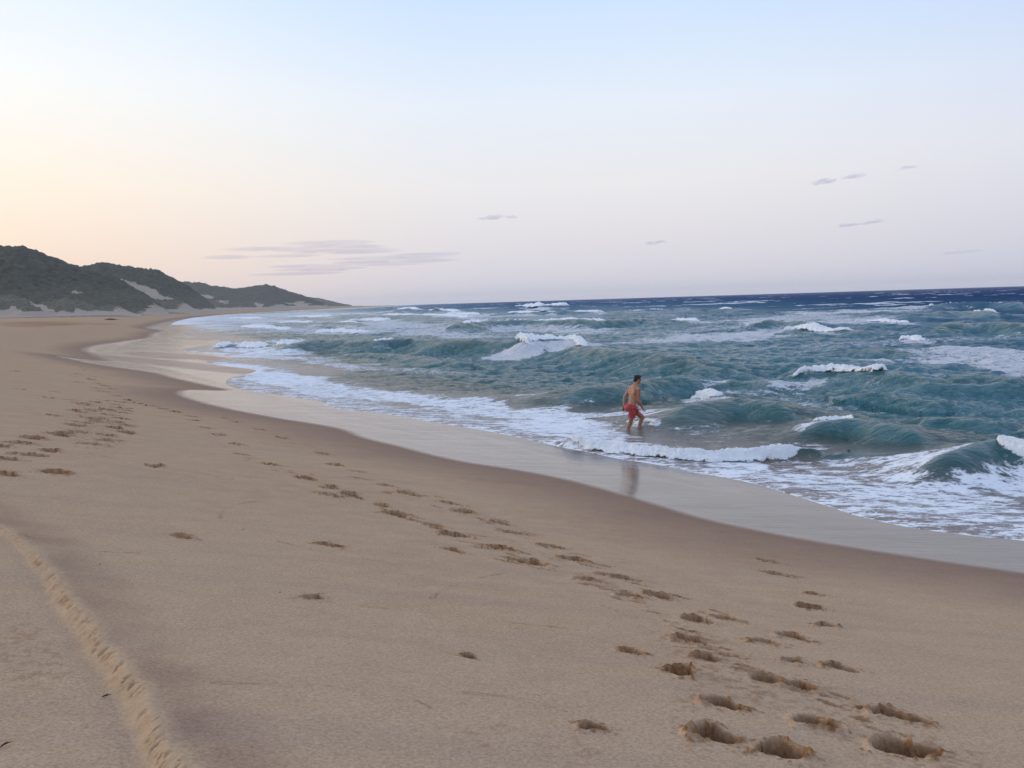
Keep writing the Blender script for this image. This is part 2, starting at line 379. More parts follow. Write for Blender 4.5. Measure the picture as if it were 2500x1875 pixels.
far_prints = [(430, 1006), (369, 991), (399, 998), (339, 985), (312, 977), (139, 1154), (16, 1159), (22, 1122), (123, 1101), (229, 1085), (63, 1082), (95, 1069), (146, 1060), (193, 1055),
  (263, 1063), (313, 1057), (187, 1039), (206, 1032), (231, 1024), (282, 1045), (282, 1030), (313, 1039), (304, 1023), (180, 1002), (199, 1007), (234, 1001), (266, 1001), (269, 1013), (299, 1008),
  (288, 996), (310, 997), (307, 1002), (193, 984), (207, 989), (234, 982), (255, 978), (293, 989), (296, 982), (248, 955), (237, 948), (258, 942), (272, 949), (285, 966), (236, 932), (237, 937),
  (222, 926), (228, 919), (218, 897), (231, 905), (203, 903), (184, 891), (190, 913), (179, 918), (193, 933), (133, 1014), (51, 950), (122, 971), (171, 976), (134, 956), (40, 907), (5, 1090),
  (35, 1081), (165, 1058), (215, 1020), (240, 1030), (155, 1065), (78, 1071), (212, 986), (245, 1021), (190, 1037), (60, 1110), (90, 1113), (258, 1076), (285, 1076), (225, 1003), (262, 1000), (222, 912), (215, 900), (206, 896), (196, 895)]
for i, p in enumerate(far_prints): fp(*p, .21 if i > 5 and i < 50 else .17, .085, .06, 1.0 if i < 52 else .75)
tg = np.random.default_rng(21)                 # light scuffs between the prints of the two trails
for tl, n_ in (([(300, 975), (430, 1006), (590, 1109), (860, 1208), (1111, 1307), (1301, 1375), (1540, 1456)], 60), ([(560, 1020), (790, 1108), (1000, 1205), (1134, 1250), (1346, 1334), (1530, 1413), (1776, 1511)], 40), ([(1540, 1456), (1760, 1600), (2000, 1700), (2200, 1800)], 26)):
    ta = np.array(tl, float); sl_ = np.r_[0, np.cumsum(np.hypot(*np.diff(ta, axis=0).T))]
    for i in range(n_):
        u_ = tg.random()*sl_[-1]; fp(np.interp(u_, sl_, ta[:, 0])+tg.normal(0, 14), np.interp(u_, sl_, ta[:, 1])+tg.normal(0, 6), tg.uniform(.05, .13), tg.uniform(.012, .028), .008, tg.uniform(.5, .95))
PR = np.array(PR)
pxy, pz = on_sand(PR[:, 0], PR[:, 1])
PAZ = math.atan2(.66, -.75)          # walkers followed the shore
prr = np.random.default_rng(3)
PANG = np.where(PR[:, 0] < 330, math.atan2(.60, -.80), PAZ)+prr.normal(0, .20, len(PR))
isolated = (np.abs(PR[:, 0]-768) < 2) | (np.abs(PR[:, 0]-808) < 2)
def apply_prints(x, y, z, dist):
    for k in range(len(PR)):
        a, b_, dep, cs = PR[k, 2:6]; cx, cy = pxy[k]
        R = a*2.6
        idx = np.nonzero((np.abs(x-cx) < R) & (np.abs(y-cy) < R))[0]
        if not len(idx): continue
        X_ = x[idx]-cx; Y_ = y[idx]-cy; c_, s_ = math.cos(PANG[k]), math.sin(PANG[k])
        u = X_*c_+Y_*s_; v = -X_*s_+Y_*c_
        nn = fbm(x[idx]*11+k*3, y[idx]*11, 4, 11)-.5; n3 = fbm(x[idx]*32+k*5, y[idx]*32, 3, 21)-.5
        # sole shape: heel narrower, ball broader, slight waist
        wv = b_*1.25*(1+.22*np.sin(u/a*2.2)-.16*np.cos(u/a*3.2))
        q = np.sqrt((u/a)**2+(v/wv)**2)+nn*.34
        inn = ss(1.0, .78, q)
        heel = 1+.35*np.sin(u/a*1.6+1.0)
        pit = -dep*1.25*inn*heel+ n3*.010*inn
        qr = (q-1.18)/.18
        side = .55+.45*np.sin(np.arctan2(v/wv, u/a)+k*1.7)+.35*(u > .3*a)
        rim = dep*.27*np.exp(-qr*qr)*side*(1+nn*1.3)
        crumbs = ss(.12, .34, n3+nn*.5)*np.exp(-((q-1.35)/.55)**2)*.005*(dep/.05)
        slab = 0
        z[idx] += pit+rim+crumbs
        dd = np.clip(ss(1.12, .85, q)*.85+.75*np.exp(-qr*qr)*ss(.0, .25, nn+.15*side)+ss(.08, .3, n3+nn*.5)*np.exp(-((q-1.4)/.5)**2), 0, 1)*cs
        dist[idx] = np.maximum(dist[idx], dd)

# ------------------------------------------------------------------ beach
az_d = np.radians(np.arange(-34, 34.001, .06))
az_l = np.radians(np.concatenate([np.arange(-180, -60, 4), np.arange(-60, -34, .5)])); az_r = np.radians(np.concatenate([np.arange(34.5, 60, .6), np.arange(61, 181, 4)]))
AZ = np.concatenate([az_l, az_d, az_r])
def rs(r):
    a = min(.75*r*r/(937*1.75), .0048*r) if r < 110 else .013*r
    return max(a, .0035) if r > 2.4 else .12
RB = ringlist(.3, rs, 9000)
A, R = np.meshgrid(AZ, RB); x = (R*np.sin(A)).ravel(); y = (R*np.cos(A)).ravel()
s = shore_s(x, y); es = np.full(x.shape, -99.0); k_ = (s > -6) & (s < 45) & (R.ravel() < 1500); es[k_] = zone(x[k_], y[k_], SWASH); z = sand_base(x, y, s, es)
ms = np.full(x.shape, -50.0); nm = (s > -30) & (R.ravel() < 900); ms[nm] = zone(x[nm], y[nm], SHEEN); ms[~nm] = s[~nm]
wet = ss(-3.2, -.15, ms+(fbm(x*.5, y*.5, 3, 8)-.5)*.8)*.85+ss(-.5, .2, ms)*.15
rr = R.ravel()
soft = .05+rr*.006
mir = ss(-soft*.3, soft*2.2, ms)
UV = proj(x, y, z)
def ell(U, V, lst):
    m = np.zeros(U.shape)
    for cx, cy, rx, ry, ang, d in lst:
        c_, s_ = math.cos(math.radians(ang)), math.sin(math.radians(ang))
        du = U-cx*K; dv_ = V-cy*K; p_ = (du*c_+dv_*s_)/(rx*K); q_ = (-du*s_+dv_*c_)/(ry*K)
        m = np.maximum(m, d*ss(1.25, .5, np.sqrt(p_*p_+q_*q_)))
    return m
DULL = [(430, 792, 260, 9, 6, .8), (360, 768, 120, 8, 3, .75), (460, 775, 90, 7, 6, .8), (330, 745, 80, 4, 2, .4), (850, 925, 160, 6, 10, .3), (1330, 1008, 260, 9, 12, .35), (1100, 985, 200, 5, 9, .25), (420, 732, 70, 4, 2, .5)]
onb = (s < 30) & (rr < 400) & (y > 0)
dl = np.zeros(x.shape); dl[onb] = ell(UV[0][onb], UV[1][onb], DULL)
mir = mir*(1-dl*(.35+.5*fbm(x*.4, y*1.2, 3, 14)))
mir *= ss(700, 180, rr)
dist = np.zeros(x.shape)
nearp = np.nonzero((rr < 95) & (s < 2))[0]
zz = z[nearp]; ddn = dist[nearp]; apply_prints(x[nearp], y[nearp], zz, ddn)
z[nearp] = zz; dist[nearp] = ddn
# wheel rut along the lower left: crumbling bank facing the afterglow
RUT_I = np.array([(-260, 1030), (-100, 1090), (0, 1150), (50, 1195), (95, 1250), (130, 1310), (172, 1378), (205, 1432), (250, 1500), (285, 1560), (330, 1640), (400, 1760), (500, 1900)], float)*K
rp, _ = on_sand(RUT_I[:, 0], RUT_I[:, 1]); RUT = chaikin(rp, 2)
m_ = np.nonzero((x > -14) & (x < 1.5) & (y > .3) & (y < 16))[0]
d, sg, tt = pdist(x[m_], y[m_], RUT)
q = d*sg        # seaward of the rut line positive
TL = tt.max(); grow = ss(0, TL*.7, tt)
q = q+(fbm(tt*3, q*0, 3, 31)-.5)*.08*grow+(fbm(x[m_]*12, y[m_]*12, 4, 32)-.5)*.04
wd = .018+.07*grow; hgt = .018+.045*grow
bankp = ss(-.015, wd, q)*np.exp(-np.maximum(q-wd, 0)/.95)-.25*np.exp(-((q+.04)/.06)**2)
crk = ss(.55, .66, vnoise(tt*38+q*30, q*7, 44)*.6+.4*vnoise(tt*90, q*25, 45))*ss(.0, .04, q)*ss(wd*1.3, wd*.6, q)*grow
z[m_] += hgt*bankp*.8-crk*.010
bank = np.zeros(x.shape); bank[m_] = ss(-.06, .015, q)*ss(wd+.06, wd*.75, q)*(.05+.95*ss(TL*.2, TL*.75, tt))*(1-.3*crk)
wet[m_] = np.maximum(wet[m_], .55*ss(wd*.9, wd+.10, q)*ss(.62, .20, q)*fbm(x[m_]*3, y[m_]*3, 3, 9)*1.5*ss(0, TL*.3, tt))  # soft grey shade on the crest right of the bank, painted in as wetness
dist[m_] = np.maximum(dist[m_], crk*.85)
# crumbly scuffs, and thin wrack lines left by earlier swash
nr_ = (rr < 30) & (y > 0) & (s < -1)
xi, yi = x[nr_], y[nr_]
Ui, Vi = UV[0][nr_], UV[1][nr_]
tr = ell(Ui, Vi, [(1560, 1440, 190, 60, 32, .62), (1330, 1275, 120, 14, 24, .5), (1150, 1190, 120, 8, 22, .4), (1830, 1560, 240, 70, 30, .5), (1500, 1560, 60, 120, 0, .4), (60, 1420, 110, 80, 35, .45), (2060, 1640, 150, 40, 20, .55), (210, 920, 90, 70, 0, .5), (1330, 1320, 60, 8, 20, .4), (1050, 1590, 60, 45, 0, .4), (1260, 1620, 90, 60, 0, .35)])
sc = ss(.62, .8, fbm(xi*22, yi*22, 4, 51)+tr*.22)*tr
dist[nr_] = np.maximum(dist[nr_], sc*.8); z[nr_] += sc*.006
LINES = [[(40, 1160), (150, 1196), (300, 1200)], [(475, 1120), (480, 1100), (530, 1085), (640, 1075)], [(600, 1170), (700, 1195), (840, 1216)], [(930, 1295), (980, 1260), (1080, 1240)], [(460, 1490), (640, 1490), (820, 1492), (870, 1505), (930, 1535)], [(780, 1312), (900, 1322), (1040, 1340), (1240, 1360)], [(220, 985), (330, 1008), (480, 1030), (560, 1043)], [(1000, 1500), (1130, 1512), (1220, 1540)]]
for L_ in LINES:
    ia = np.array(L_, float)*K; lp, _ = on_sand(ia[:, 0], ia[:, 1]); lp = chaikin(lp, 2)
    k_ = near_mask(xi, yi, lp, .4); dd, _, t2 = pdist(xi[k_], yi[k_], lp)
    dd = np.abs(dd+(fbm(t2*4, t2*0, 3, 61)-.5)*.08)
    g_ = ss(.006+.0012*rr[nr_][k_], .0, dd)*ss(.45, .65, fbm(t2*6, t2*0+3, 3, 62)+.08)
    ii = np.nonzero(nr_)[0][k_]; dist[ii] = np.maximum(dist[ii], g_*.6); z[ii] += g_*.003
# dark old wrack patch on the far left berm
wr = np.zeros(x.shape); wr[onb] = ell(UV[0][onb], UV[1][onb], [(90, 699, 120, 5, 0, .8), (60, 704, 60, 3, 0, .6), (200, 700, 60, 2.2, 0, .5)])
dist = np.maximum(dist, wr*fbm(x*.3, y*.3, 3, 71)*1.1)
V = np.stack([x, y, z], 1); Q = gridq(len(RB), len(AZ))
sm_ = s.reshape(R.shape); keep = (sm_[:-1, :-1] < 45)
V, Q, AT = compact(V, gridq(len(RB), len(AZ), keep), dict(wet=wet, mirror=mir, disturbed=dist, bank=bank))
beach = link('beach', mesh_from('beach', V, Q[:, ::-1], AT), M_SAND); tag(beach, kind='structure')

# ------------------------------------------------------------------ sea: spectrum tiles
def tile(Lm, n, seed, lmin, lmax, spread=2, wdir=(-.75, -.66), pw=4.0):
    g = np.random.default_rng(seed); k1 = np.fft.fftfreq(n, Lm/n)*2*np.pi
    kx, ky = np.meshgrid(k1, k1, indexing='ij'); k = np.hypot(kx, ky); k[0, 0] = 1
    cosd = np.abs((kx*wdir[0]+ky*wdir[1])/k)
    P = k**(-pw)*(cosd**spread+.06)*np.exp(-(2*np.pi/lmax/k)**4)*np.exp(-(k*lmin/2/np.pi)**2); P[0, 0] = 0
    Hh = (g.normal(size=(n, n))+1j*g.normal(size=(n, n)))*np.sqrt(P)
    h = np.fft.ifft2(Hh).real; sc_ = 1/h.std()
    dx = np.fft.ifft2(-1j*kx/k*Hh).real*sc_; dy = np.fft.ifft2(-1j*ky/k*Hh).real*sc_
    return h*sc_, dx, dy
def samp(T, Lm, x, y):
    n = T.shape[0]; u = x/Lm*n; v = y/Lm*n; i = np.floor(u); j = np.floor(v); fx = u-i; fy = v-j
    i = i.astype(np.int64) % n; j = j.astype(np.int64) % n; i1 = (i+1) % n; j1 = (j+1) % n
    return (T[i, j]*(1-fx)+T[i1, j]*fx)*(1-fy)+(T[i, j1]*(1-fx)+T[i1, j1]*fx)*fy
T1 = tile(127, 512, 1, 1.0, 12, 4, (-.5, -.86), 3.8); T2 = tile(23.7, 512, 2, .15, 3.0, 2, (-.35, -.93), 3.5)

# crests: (image points of the crest, height m, foam span(s) in 0..1, front width m)
W = []
def crest(pts, h, front=None, back=None, ends=(.25, .25), foam=()):
    p = np.array(pts, float); q_ = unproj(p[:, 0], p[:, 1], h if np.isscalar(h) else np.array(h)); q_ = chaikin(q_, 2)
    hh = h if np.isscalar(h) else float(np.mean(h))
    L_ = np.linalg.norm(np.diff(q_, axis=0), axis=1).sum()
    fk = 1.3 if hh > .3 else 1
    W.append(dict(P=q_, h=hh*(.84 if hh > .3 else 1), front=(front or 1.3*hh+.25)*fk, back=(back or 3.5*hh+.4)*fk, L=L_, ends=ends, foam=foam, pts=pts))
crest([(600, 838), (724, 829), (789, 823), (898, 826), (1006, 822), (1151, 827), (1276, 829), (1388, 827), (1406, 828), (1442, 841), (1551, 852), (1623, 857), (1696, 868), (1763, 880), (1881, 889)], 1.0, 1.7, 4.2, (.12, .12))
crest([(1850, 893), (1921, 893), (2050, 890), (2170, 901), (2251, 920), (2332, 918), (2414, 914), (2500, 922), (2640, 930)], .68, 1.5, 3.6, (.12, .15))
crest([(1334, 958), (1400, 944), (1492, 930), (1587, 914), (1700, 909), (1790, 912)], .62, 1.15, 2.6)
crest([(1600, 1004), (1673, 984), (1740, 972), (1808, 964), (1880, 975), (1960, 1000)], .62, 1.0, 2.2, (.3, .3))
crest([(1930, 1035), (1990, 1020), (2060, 1014), (2140, 1020), (2230, 1042), (2330, 1066)], .52, .75, 1.8, (.25, .3))
crest([(2160, 1112), (2260, 1100), (2340, 1088), (2424, 1064), (2460, 1070), (2600, 1078), (2700, 1085)], .62, .6, 1.5, (.35, .1))
crest([(1960, 1106), (2080, 1112), (2200, 1118)], .14, .35, 1.0, (.3, .3))
crest([(1090, 792), (1164, 782), (1250, 779), (1350, 777), (1450, 778), (1530, 775), (1580, 772), (1680, 776)], 1.15, 2.4, 7, (.1, .3))
crest([(1180, 768), (1240, 762), (1400, 759), (1500, 758)], .8, 2.5, 7)
crest([(1470, 764), (1520, 757), (1600, 754), (1680, 751), (1740, 752)], 1.1, 2.8, 8)
crest([(1220, 752), (1260, 746), (1340, 744), (1405, 745), (1470, 748)], 1.5, 4, 12)
crest([(950, 762), (980, 753), (1020, 756), (1100, 757), (1140, 759)], 1.3, 4, 12)
crest([(1680, 756), (1720, 752), (1790, 753), (1850, 757)], 1.0, 3, 9)
crest([(2240, 745), (2310, 739), (2400, 737), (2460, 736), (2520, 742)], 1.1, 2.6, 8)
crest([(2250, 762), (2300, 756), (2380, 755), (2440, 762)], .95, 2.0, 5)
crest([(1780, 790), (1830, 786), (1893, 781), (1940, 779), (1990, 786), (2020, 792)], .95, 1.6, 4)
crest([(1880, 812), (1930, 805), (2020, 804), (2100, 808), (2160, 812)], .4, 1.0, 3)
crest([(2240, 800), (2310, 787), (2400, 782), (2480, 788), (2560, 795)], .85, 1.8, 5, (.3, .2))
crest([(640, 798), (690, 785), (773, 786), (830, 785), (900, 789), (960, 792)], .75, 2, 6)
crest([(700, 772), (800, 768), (930, 768), (1030, 770), (1120, 772)], 1.0, 4, 12)
crest([(500, 852), (545, 843), (600, 838), (667, 845), (720, 856)], .30, 1.1, 3)
crest([(620, 838), (660, 828), (724, 823), (780, 828)], .5, 1.0, 3)
crest([(800, 858), (950, 862), (1080, 880), (1180, 893)], .28, .8, 2.4)
crest([(1450, 880), (1560, 888), (1640, 905)], .4, .8, 2.2)
crest([(1700, 935), (1800, 925), (1900, 935)], .35, .7, 1.8)
crest([(2000, 960), (2120, 955), (2260, 972), (2380, 985)], .38, .8, 2.2)
crest([(2200, 1018), (2350, 1020), (2500, 1030)], .35, .6, 1.6)
crest([(1960, 850), (2100, 848), (2250, 860)], .4, .9, 2.5)
# shore bore
crest([(1250, 1066), (1330, 1071), (1390, 1079), (1470, 1085), (1526, 1090), (1610, 1098), (1695, 1104), (1780, 1104), (1850, 1103), (1930, 1097), (2010, 1092), (2060, 1096)], .24, .22, 1.1, (.25, .1))
rng2 = np.random.default_rng(12)
for i in range(70):                      # smaller swells farther out
    D = 90*math.exp(rng2.random()*2.3); a0 = math.radians(rng2.uniform(-16, 32)); c_ = np.array([D*math.sin(a0), D*math.cos(a0)])
    L_ = rng2.uniform(.08, .22)*D; an = math.atan2(.8, -.6)+rng2.normal(0, .2); dd_ = np.array([math.cos(an), math.sin(an)])*L_/2
    if D > 250: an = rng2.normal(math.radians(155), .2); dd_ = np.array([math.cos(an), math.sin(an)])*L_/2
    q_ = np.stack([c_+dd_, c_+dd_*.3+rng2.normal(0, .02*D, 2)*.3, c_-dd_*.3, c_-dd_]); h_ = rng2.uniform(.10, .30)
    W.append(dict(P=chaikin(q_, 2), h=h_, front=2.0*h_+.008*D, back=5*h_+.015*D, L=L_, ends=(.35, .35), foam=(), pts=None))
def waves(x, y):
    z = np.zeros(x.shape); steep = np.zeros(x.shape)
    for k, w_ in enumerate(W):
        P = w_['P']; pad = w_['back']*3
        idx = np.nonzero(near_mask(x, y, P, pad))[0]
        if not len(idx): continue
        xx, yy = x[idx], y[idx]
        d, sg, tt = pdist(xx, yy, P); t = tt/max(tt.max(), 1e-6) if len(tt) else tt
        L = np.linalg.norm(np.diff(P, axis=0), axis=1).sum(); t = tt/L
        # sea side is away from the camera
        mid = P[len(P)//2]; tdir = P[-1]-P[0]; nrm = np.array([-tdir[1], tdir[0]]); nrm /= np.linalg.norm(nrm)
        if nrm@np.array([.8, .6]) < 0: sgn = -1
        else: sgn = 1
        q = d*sg*sgn            # + = seaward (back of wave)
        q = q+(fbm(xx*.35/ (w_['h']+.3), yy*.35/(w_['h']+.3), 3, k+5)-.5)*w_['front']*.5
        fr = np.exp(-(np.minimum(q, 0)/w_['front'])**2*1.4); bk = np.exp(-np.maximum(q, 0)/w_['back']*1.5)
        prof = np.where(q < 0, fr, bk)-(.22 if w_['h'] > .3 else 0)*np.exp(-((q+2.1*w_['front'])/(1.2*w_['front']))**2)
        e0, e1 = w_['ends']; env = ss(0, e0, t)*ss(1, 1-e1, t)
        # fade past the polyline ends
        tipd = np.minimum(np.hypot(xx-P[0, 0], yy-P[0, 1]), np.hypot(xx-P[-1, 0], yy-P[-1, 1]))
        hv = w_['h']*env*(.90+.22*fbm(t*L/(w_['h']*4+1), t*0+k, 3, 7))
        z[idx] = np.where(np.abs(z[idx]) > np.abs(hv*prof), z[idx]+.25*hv*prof, hv*prof+.25*z[idx])
        steep[idx] = np.maximum(steep[idx], env*fr*(q < .2*w_['front']))
    return z, steep
def sea_height(x, y, chop=True):
    e = np.full(x.shape, -1.0)
    r_ = np.hypot(x, y)
    e = zone(x, y, SWASH)
    zs = sand_base(x, y, shore_s(x, y), np.maximum(e, -5))
    wz, st = waves(x, y)
    a1 = ss(1.5, 20, e)*(.055+.065*ss(20, 160, e))*ss(2500, 900, r_)
    a2 = (.010+.044*ss(1.5, 14, e))*ss(260, 120, r_)
    h = wz+samp(T1[0], 127, x, y)*a1+samp(T2[0], 23.7, x, y)*a2*(1-.45*st)
    dx = samp(T1[1], 127, x, y)*a1*1.1+samp(T2[1], 23.7, x, y)*a2*.9
    dy = samp(T1[2], 127, x, y)*a1*1.1+samp(T2[2], 23.7, x, y)*a2*.9
    film = zs+.006+.030*ss(0, .5, e)+.02*ss(0, 4, e)
    k_ = .08
    lvl = h+.02
    zz = np.where(e > 0, np.maximum(film, lvl)+k_*.25*np.exp(-np.abs(film-lvl)/k_*2), zs-.15*ss(0, -.3, e))
    return zz, e, h, dx*ss(.5, 5, e), dy*ss(.5, 5, e), st, zs

FOAMP = [  # cx, cy, rx, ry, angle, density   (2212-wide picture coordinates)
 (700, 838, 230, 24, 8, .62), (900, 868, 260, 26, 11, .66), (1080, 900, 220, 32, 13, .66), (1230, 925, 160, 30, 12, .74), (1180, 890, 200, 14, 6, .6), (620, 818, 120, 16, 5, .75),
 (1330, 900, 110, 10, 2, .62), (1290, 950, 120, 20, 8, .6), (1480, 935, 160, 25, 4, .30), (1400, 900, 60, 10, 0, .5), (1398, 917, 34, 5, 0, .85), (1358, 924, 20, 4, 0, .7), (1440, 905, 60, 7, 6, .6),
 (1640, 1035, 160, 26, 12, .62), (1820, 1062, 230, 42, 12, .62), (2020, 1090, 240, 62, 12, .60), (2150, 1120, 190, 60, 10, .54), (2100, 1035, 240, 30, 5, .66), (1860, 1010, 120, 16, 4, .60), (1560, 1010, 140, 14, 6, .70),
 (900, 706, 360, 11, 1, 0.76), (640, 700, 200, 9, 2, 0.78), (1180, 712, 220, 10, 2, 0.68), (850, 722, 300, 7, 1, 0.68), (700, 745, 160, 8, 2, 0.50),
 (1520, 735, 230, 11, -2, 0.74), (1400, 745, 140, 8, 0, 0.66), (1750, 700, 260, 9, -3, 0.78), (1620, 722, 220, 8, -2, 0.76), (1880, 675, 260, 7, -3, 0.71), (1700, 690, 200, 6, -2, 0.61),
 (2120, 775, 190, 26, 2, 0.76), (2190, 800, 130, 16, 0, 0.74), (1980, 790, 180, 12, 2, 0.58), (2080, 700, 120, 5, 0, 0.46),
 (480, 690, 200, 8, 1, 0.78), (420, 700, 120, 7, 0, 0.76), (560, 712, 180, 8, 1, 0.64), (700, 680, 160, 6, 0, 0.66), (560, 682, 200, 5, 0, 0.66),
 (560, 755, 130, 12, 2, 0.71), (480, 770, 120, 8, 2, 0.71), (600, 775, 160, 8, 3, 0.54), (720, 790, 120, 8, 5, 0.50), (900, 800, 160, 10, 5, 0.42), (520, 800, 90, 8, 3, 0.86),
 (1000, 683, 260, 5, 0, 0.66), (1290, 700, 160, 6, 0, 0.61), (1150, 667, 180, 3, 0, 0.56), (1500, 842, 120, 8, 0, 0.56), (1540, 840, 50, 7, 3, 0.71), (1700, 860, 200, 16, 8, 0.38), (2000, 860, 160, 12, 4, 0.36),
 (1720, 965, 110, 12, 4, .35), (1320, 780, 120, 10, 5, .28), (950, 770, 200, 12, 3, .16), (1180, 830, 240, 10, 3, .2), (1620, 945, 140, 16, 3, .2)]
BR = [
 ([(1248, 834), (1266, 830), (1300, 828), (1345, 827), (1392, 828)], 1.0, 4.6, .48, 'large white plunging wave crest in the middle of the sea', .35),
 ([(1380, 827), (1400, 828), (1420, 833), (1436, 840)], 1.0, .8, .22, 'thin white lip running right from the big plunging crest', .3),
 ([(930, 826), (948, 823), (975, 822)], 1.0, 1.5, .35, 'small white curl on the long green wave left of the big plunging crest', .3),
 ([(706, 833), (740, 826), (780, 824)], .9, 1.8, .35, 'white foam at the left end of the long green wave', .3),
 ([(1921, 894), (1960, 893), (2010, 888), (2060, 888), (2120, 892), (2175, 902)], .85, 1.0, .20, 'foaming lip of the green wave to the right of the man', .25),
 ([(1164, 780), (1210, 776), (1300, 774), (1400, 773), (1480, 774), (1530, 772)], 1.15, 3.0, .55, 'longest white roller rolling across the middle distance', .6),
 ([(1140, 779), (1165, 776), (1182, 777)], 1.0, 2.0, .3, 'short white tuft at the left end of the longest roller', .4),
 ([(1520, 757), (1560, 754), (1620, 752), (1682, 751)], 1.1, 4.0, .6, 'white roller right of centre just below the horizon band', .6),
 ([(1690, 752), (1740, 751), (1795, 753)], 1.0, 2.6, .35, 'thin white crest beside the roller right of centre', .5),
 ([(1254, 748), (1290, 745), (1322, 747), (1340, 743), (1405, 746)], 1.5, 7, 1.1, 'distant white breaker closest to the horizon at centre', 1),
 ([(1210, 760), (1260, 758), (1300, 762), (1400, 757), (1500, 758)], .9, 3.5, .45, 'pale foam line between the centre breaker and the longest roller', .8),
 ([(975, 756), (995, 750), (1012, 749), (1028, 754)], 1.3, 7, 1.0, 'bright white peak just right of the headland tip', 1),
 ([(1045, 757), (1080, 757), (1105, 754), (1128, 758)], 1.2, 5, .6, 'low white crest right of the bright peak by the headland', 1),
 ([(935, 766), (960, 764), (1000, 766), (1040, 768)], 1.0, 4.5, .5, 'white crest in front of the bright peak by the headland', .8),
 ([(1028, 768), (1060, 766), (1140, 768), (1170, 769)], 1.0, 4, .4, 'thin white crest left of the pale foam line', .8),
 ([(2304, 741), (2330, 736), (2370, 738), (2420, 735), (2462, 737)], 1.1, 3.4, .6, 'white breaker below the horizon near the right edge', .5),
 ([(2266, 743), (2290, 741), (2306, 742)], 1.0, 2.2, .3, 'small white tail left of the breaker near the right edge', .5),
 ([(2396, 756), (2410, 753), (2440, 757)], .95, 1.8, .3, 'small white foam patch under the breaker near the right edge', .3),
 ([(1799, 786), (1830, 785), (1860, 783), (1892, 784)], .95, 1.2, .25, 'white lip on the dark hump of water right of centre', .3),
 ([(1901, 806), (1950, 803), (2010, 805), (2060, 806), (2102, 806)], .45, 1.4, .22, 'straight white crest in front of the dark hump right of centre', .3),
 ([(2216, 818), (2232, 813), (2262, 820)], .5, 1.2, .22, 'lone small whitecap on the dark blue water at right', .3),
 ([(690, 788), (715, 781), (745, 783), (775, 787)], .75, 3.0, .4, 'white breaker nearest the headland beach on the left', .5),
 ([(818, 786), (850, 785), (880, 787)], .75, 2.2, .3, 'small whitecap behind the long green wave at left', .4),
 ([(560, 776), (600, 773), (650, 774)], .8, 4.0, .5, 'far surf crest highest against the sand strip below the second headland hill', .8),
 ([(690, 771), (760, 768), (820, 769)], 1.0, 5.0, .6, 'long thin far crest left of the bright white peak near the headland tip', 1),
 ([(600, 793), (680, 796), (740, 796)], .7, 3.0, .35, 'broken white row in front of the breaker nearest the headland beach', .5),
 ([(760, 804), (850, 801), (910, 803)], .7, 2.6, .35, 'broken white row between the small whitecap and the long green wave at left', .5),
 ([(850, 776), (900, 773), (960, 774)], .9, 4.0, .45, 'thin white row left of the pale foam line near the middle', .8),
 ([(1090, 764), (1130, 761), (1180, 763)], 1.0, 4.5, .5, 'short bright crest between the headland peak and the centre breakers', .8),
 ([(1560, 776), (1640, 772), (1720, 775)], .9, 2.2, .3, 'faint white line below the roller right of centre', .4),
 ([(2080, 775), (2150, 771), (2230, 775)], .8, 1.6, .25, 'faint white line left of the dark swell at the right', .4),
 ([(545, 846), (560, 841), (580, 843), (600, 840), (630, 842), (668, 846)], .30, 2.0, .3, 'tumbling white surf close to the far sand spit', .3),
 ([(1690, 944), (1710, 941), (1740, 946), (1770, 950)], .45, .5, .10, 'small patch of foam on the water behind the man on his right', .15),
 ([(1975, 1020), (1995, 1018), (2030, 1014), (2060, 1013), (2090, 1020)], .52, .35, .10, 'crumbling white lip on the olive wave in front of the right edge', .15),
 ([(2440, 1100), (2462, 1110), (2500, 1116), (2560, 1122), (2640, 1130)], .35, .32, .07, 'white splash cut off by the right edge of the picture', .12),
 ([(1556, 1042), (1572, 1037), (1588, 1038), (1606, 1043)], .06, .14, .06, 'small white splash where the wading man lifts his knee', .06),
 ([(1240, 1066), (1290, 1066), (1340, 1071), (1390, 1078), (1430, 1080), (1470, 1085), (1526, 1089), (1570, 1096), (1610, 1097), (1650, 1103), (1695, 1103), (1740, 1106), (1780, 1103), (1850, 1103), (1890, 1096), (1930, 1097), (1970, 1091), (2015, 1092)], .24, .60, .10, 'low white bore rolling over the wet sand in front of the man', .10),
]
AZw = np.concatenate([np.radians(np.arange(-34, 34.001, .064)), np.radians(np.concatenate([np.arange(34.5, 60, .6), np.arange(61, 150, 3)]))])
def rw(r): return .0046*r if r < 520 else .015*r
RW = ringlist(6.0, rw, 14000)
A, R = np.meshgrid(AZw, RW); x = (R*np.sin(A)).ravel(); y = (R*np.cos(A)).ravel(); rr = R.ravel()
pre = shore_s(x, y) > -8
x2, y2 = x[pre], y[pre]
zz, e, h, dx, dy, st, zs = sea_height(x2, y2)
U2, V2 = proj(x2, y2, np.zeros(x2.shape))
vis = (y2 > 3)
fo = np.zeros(x2.shape); az_, lr_ = np.arctan2(x2, y2), np.log(rr[pre])
U2 = U2+((fbm(az_*30, lr_*16, 4, 90)-.5)*110)[...]; V2w = V2+(fbm(az_*14+30, lr_*16, 3, 94)-.5)*np.clip((V2-740)*.26, 6, 50)
fo[vis] = ell(U2[vis], V2w[vis], FOAMP)
fo *= np.where(V2 < 900, .62+.75*fbm(az_*26, lr_*75, 4, 97), 1.0)*np.where((V2 < 815) & (V2 > 700), 1-.12*ss(900, 600, U2), 1)
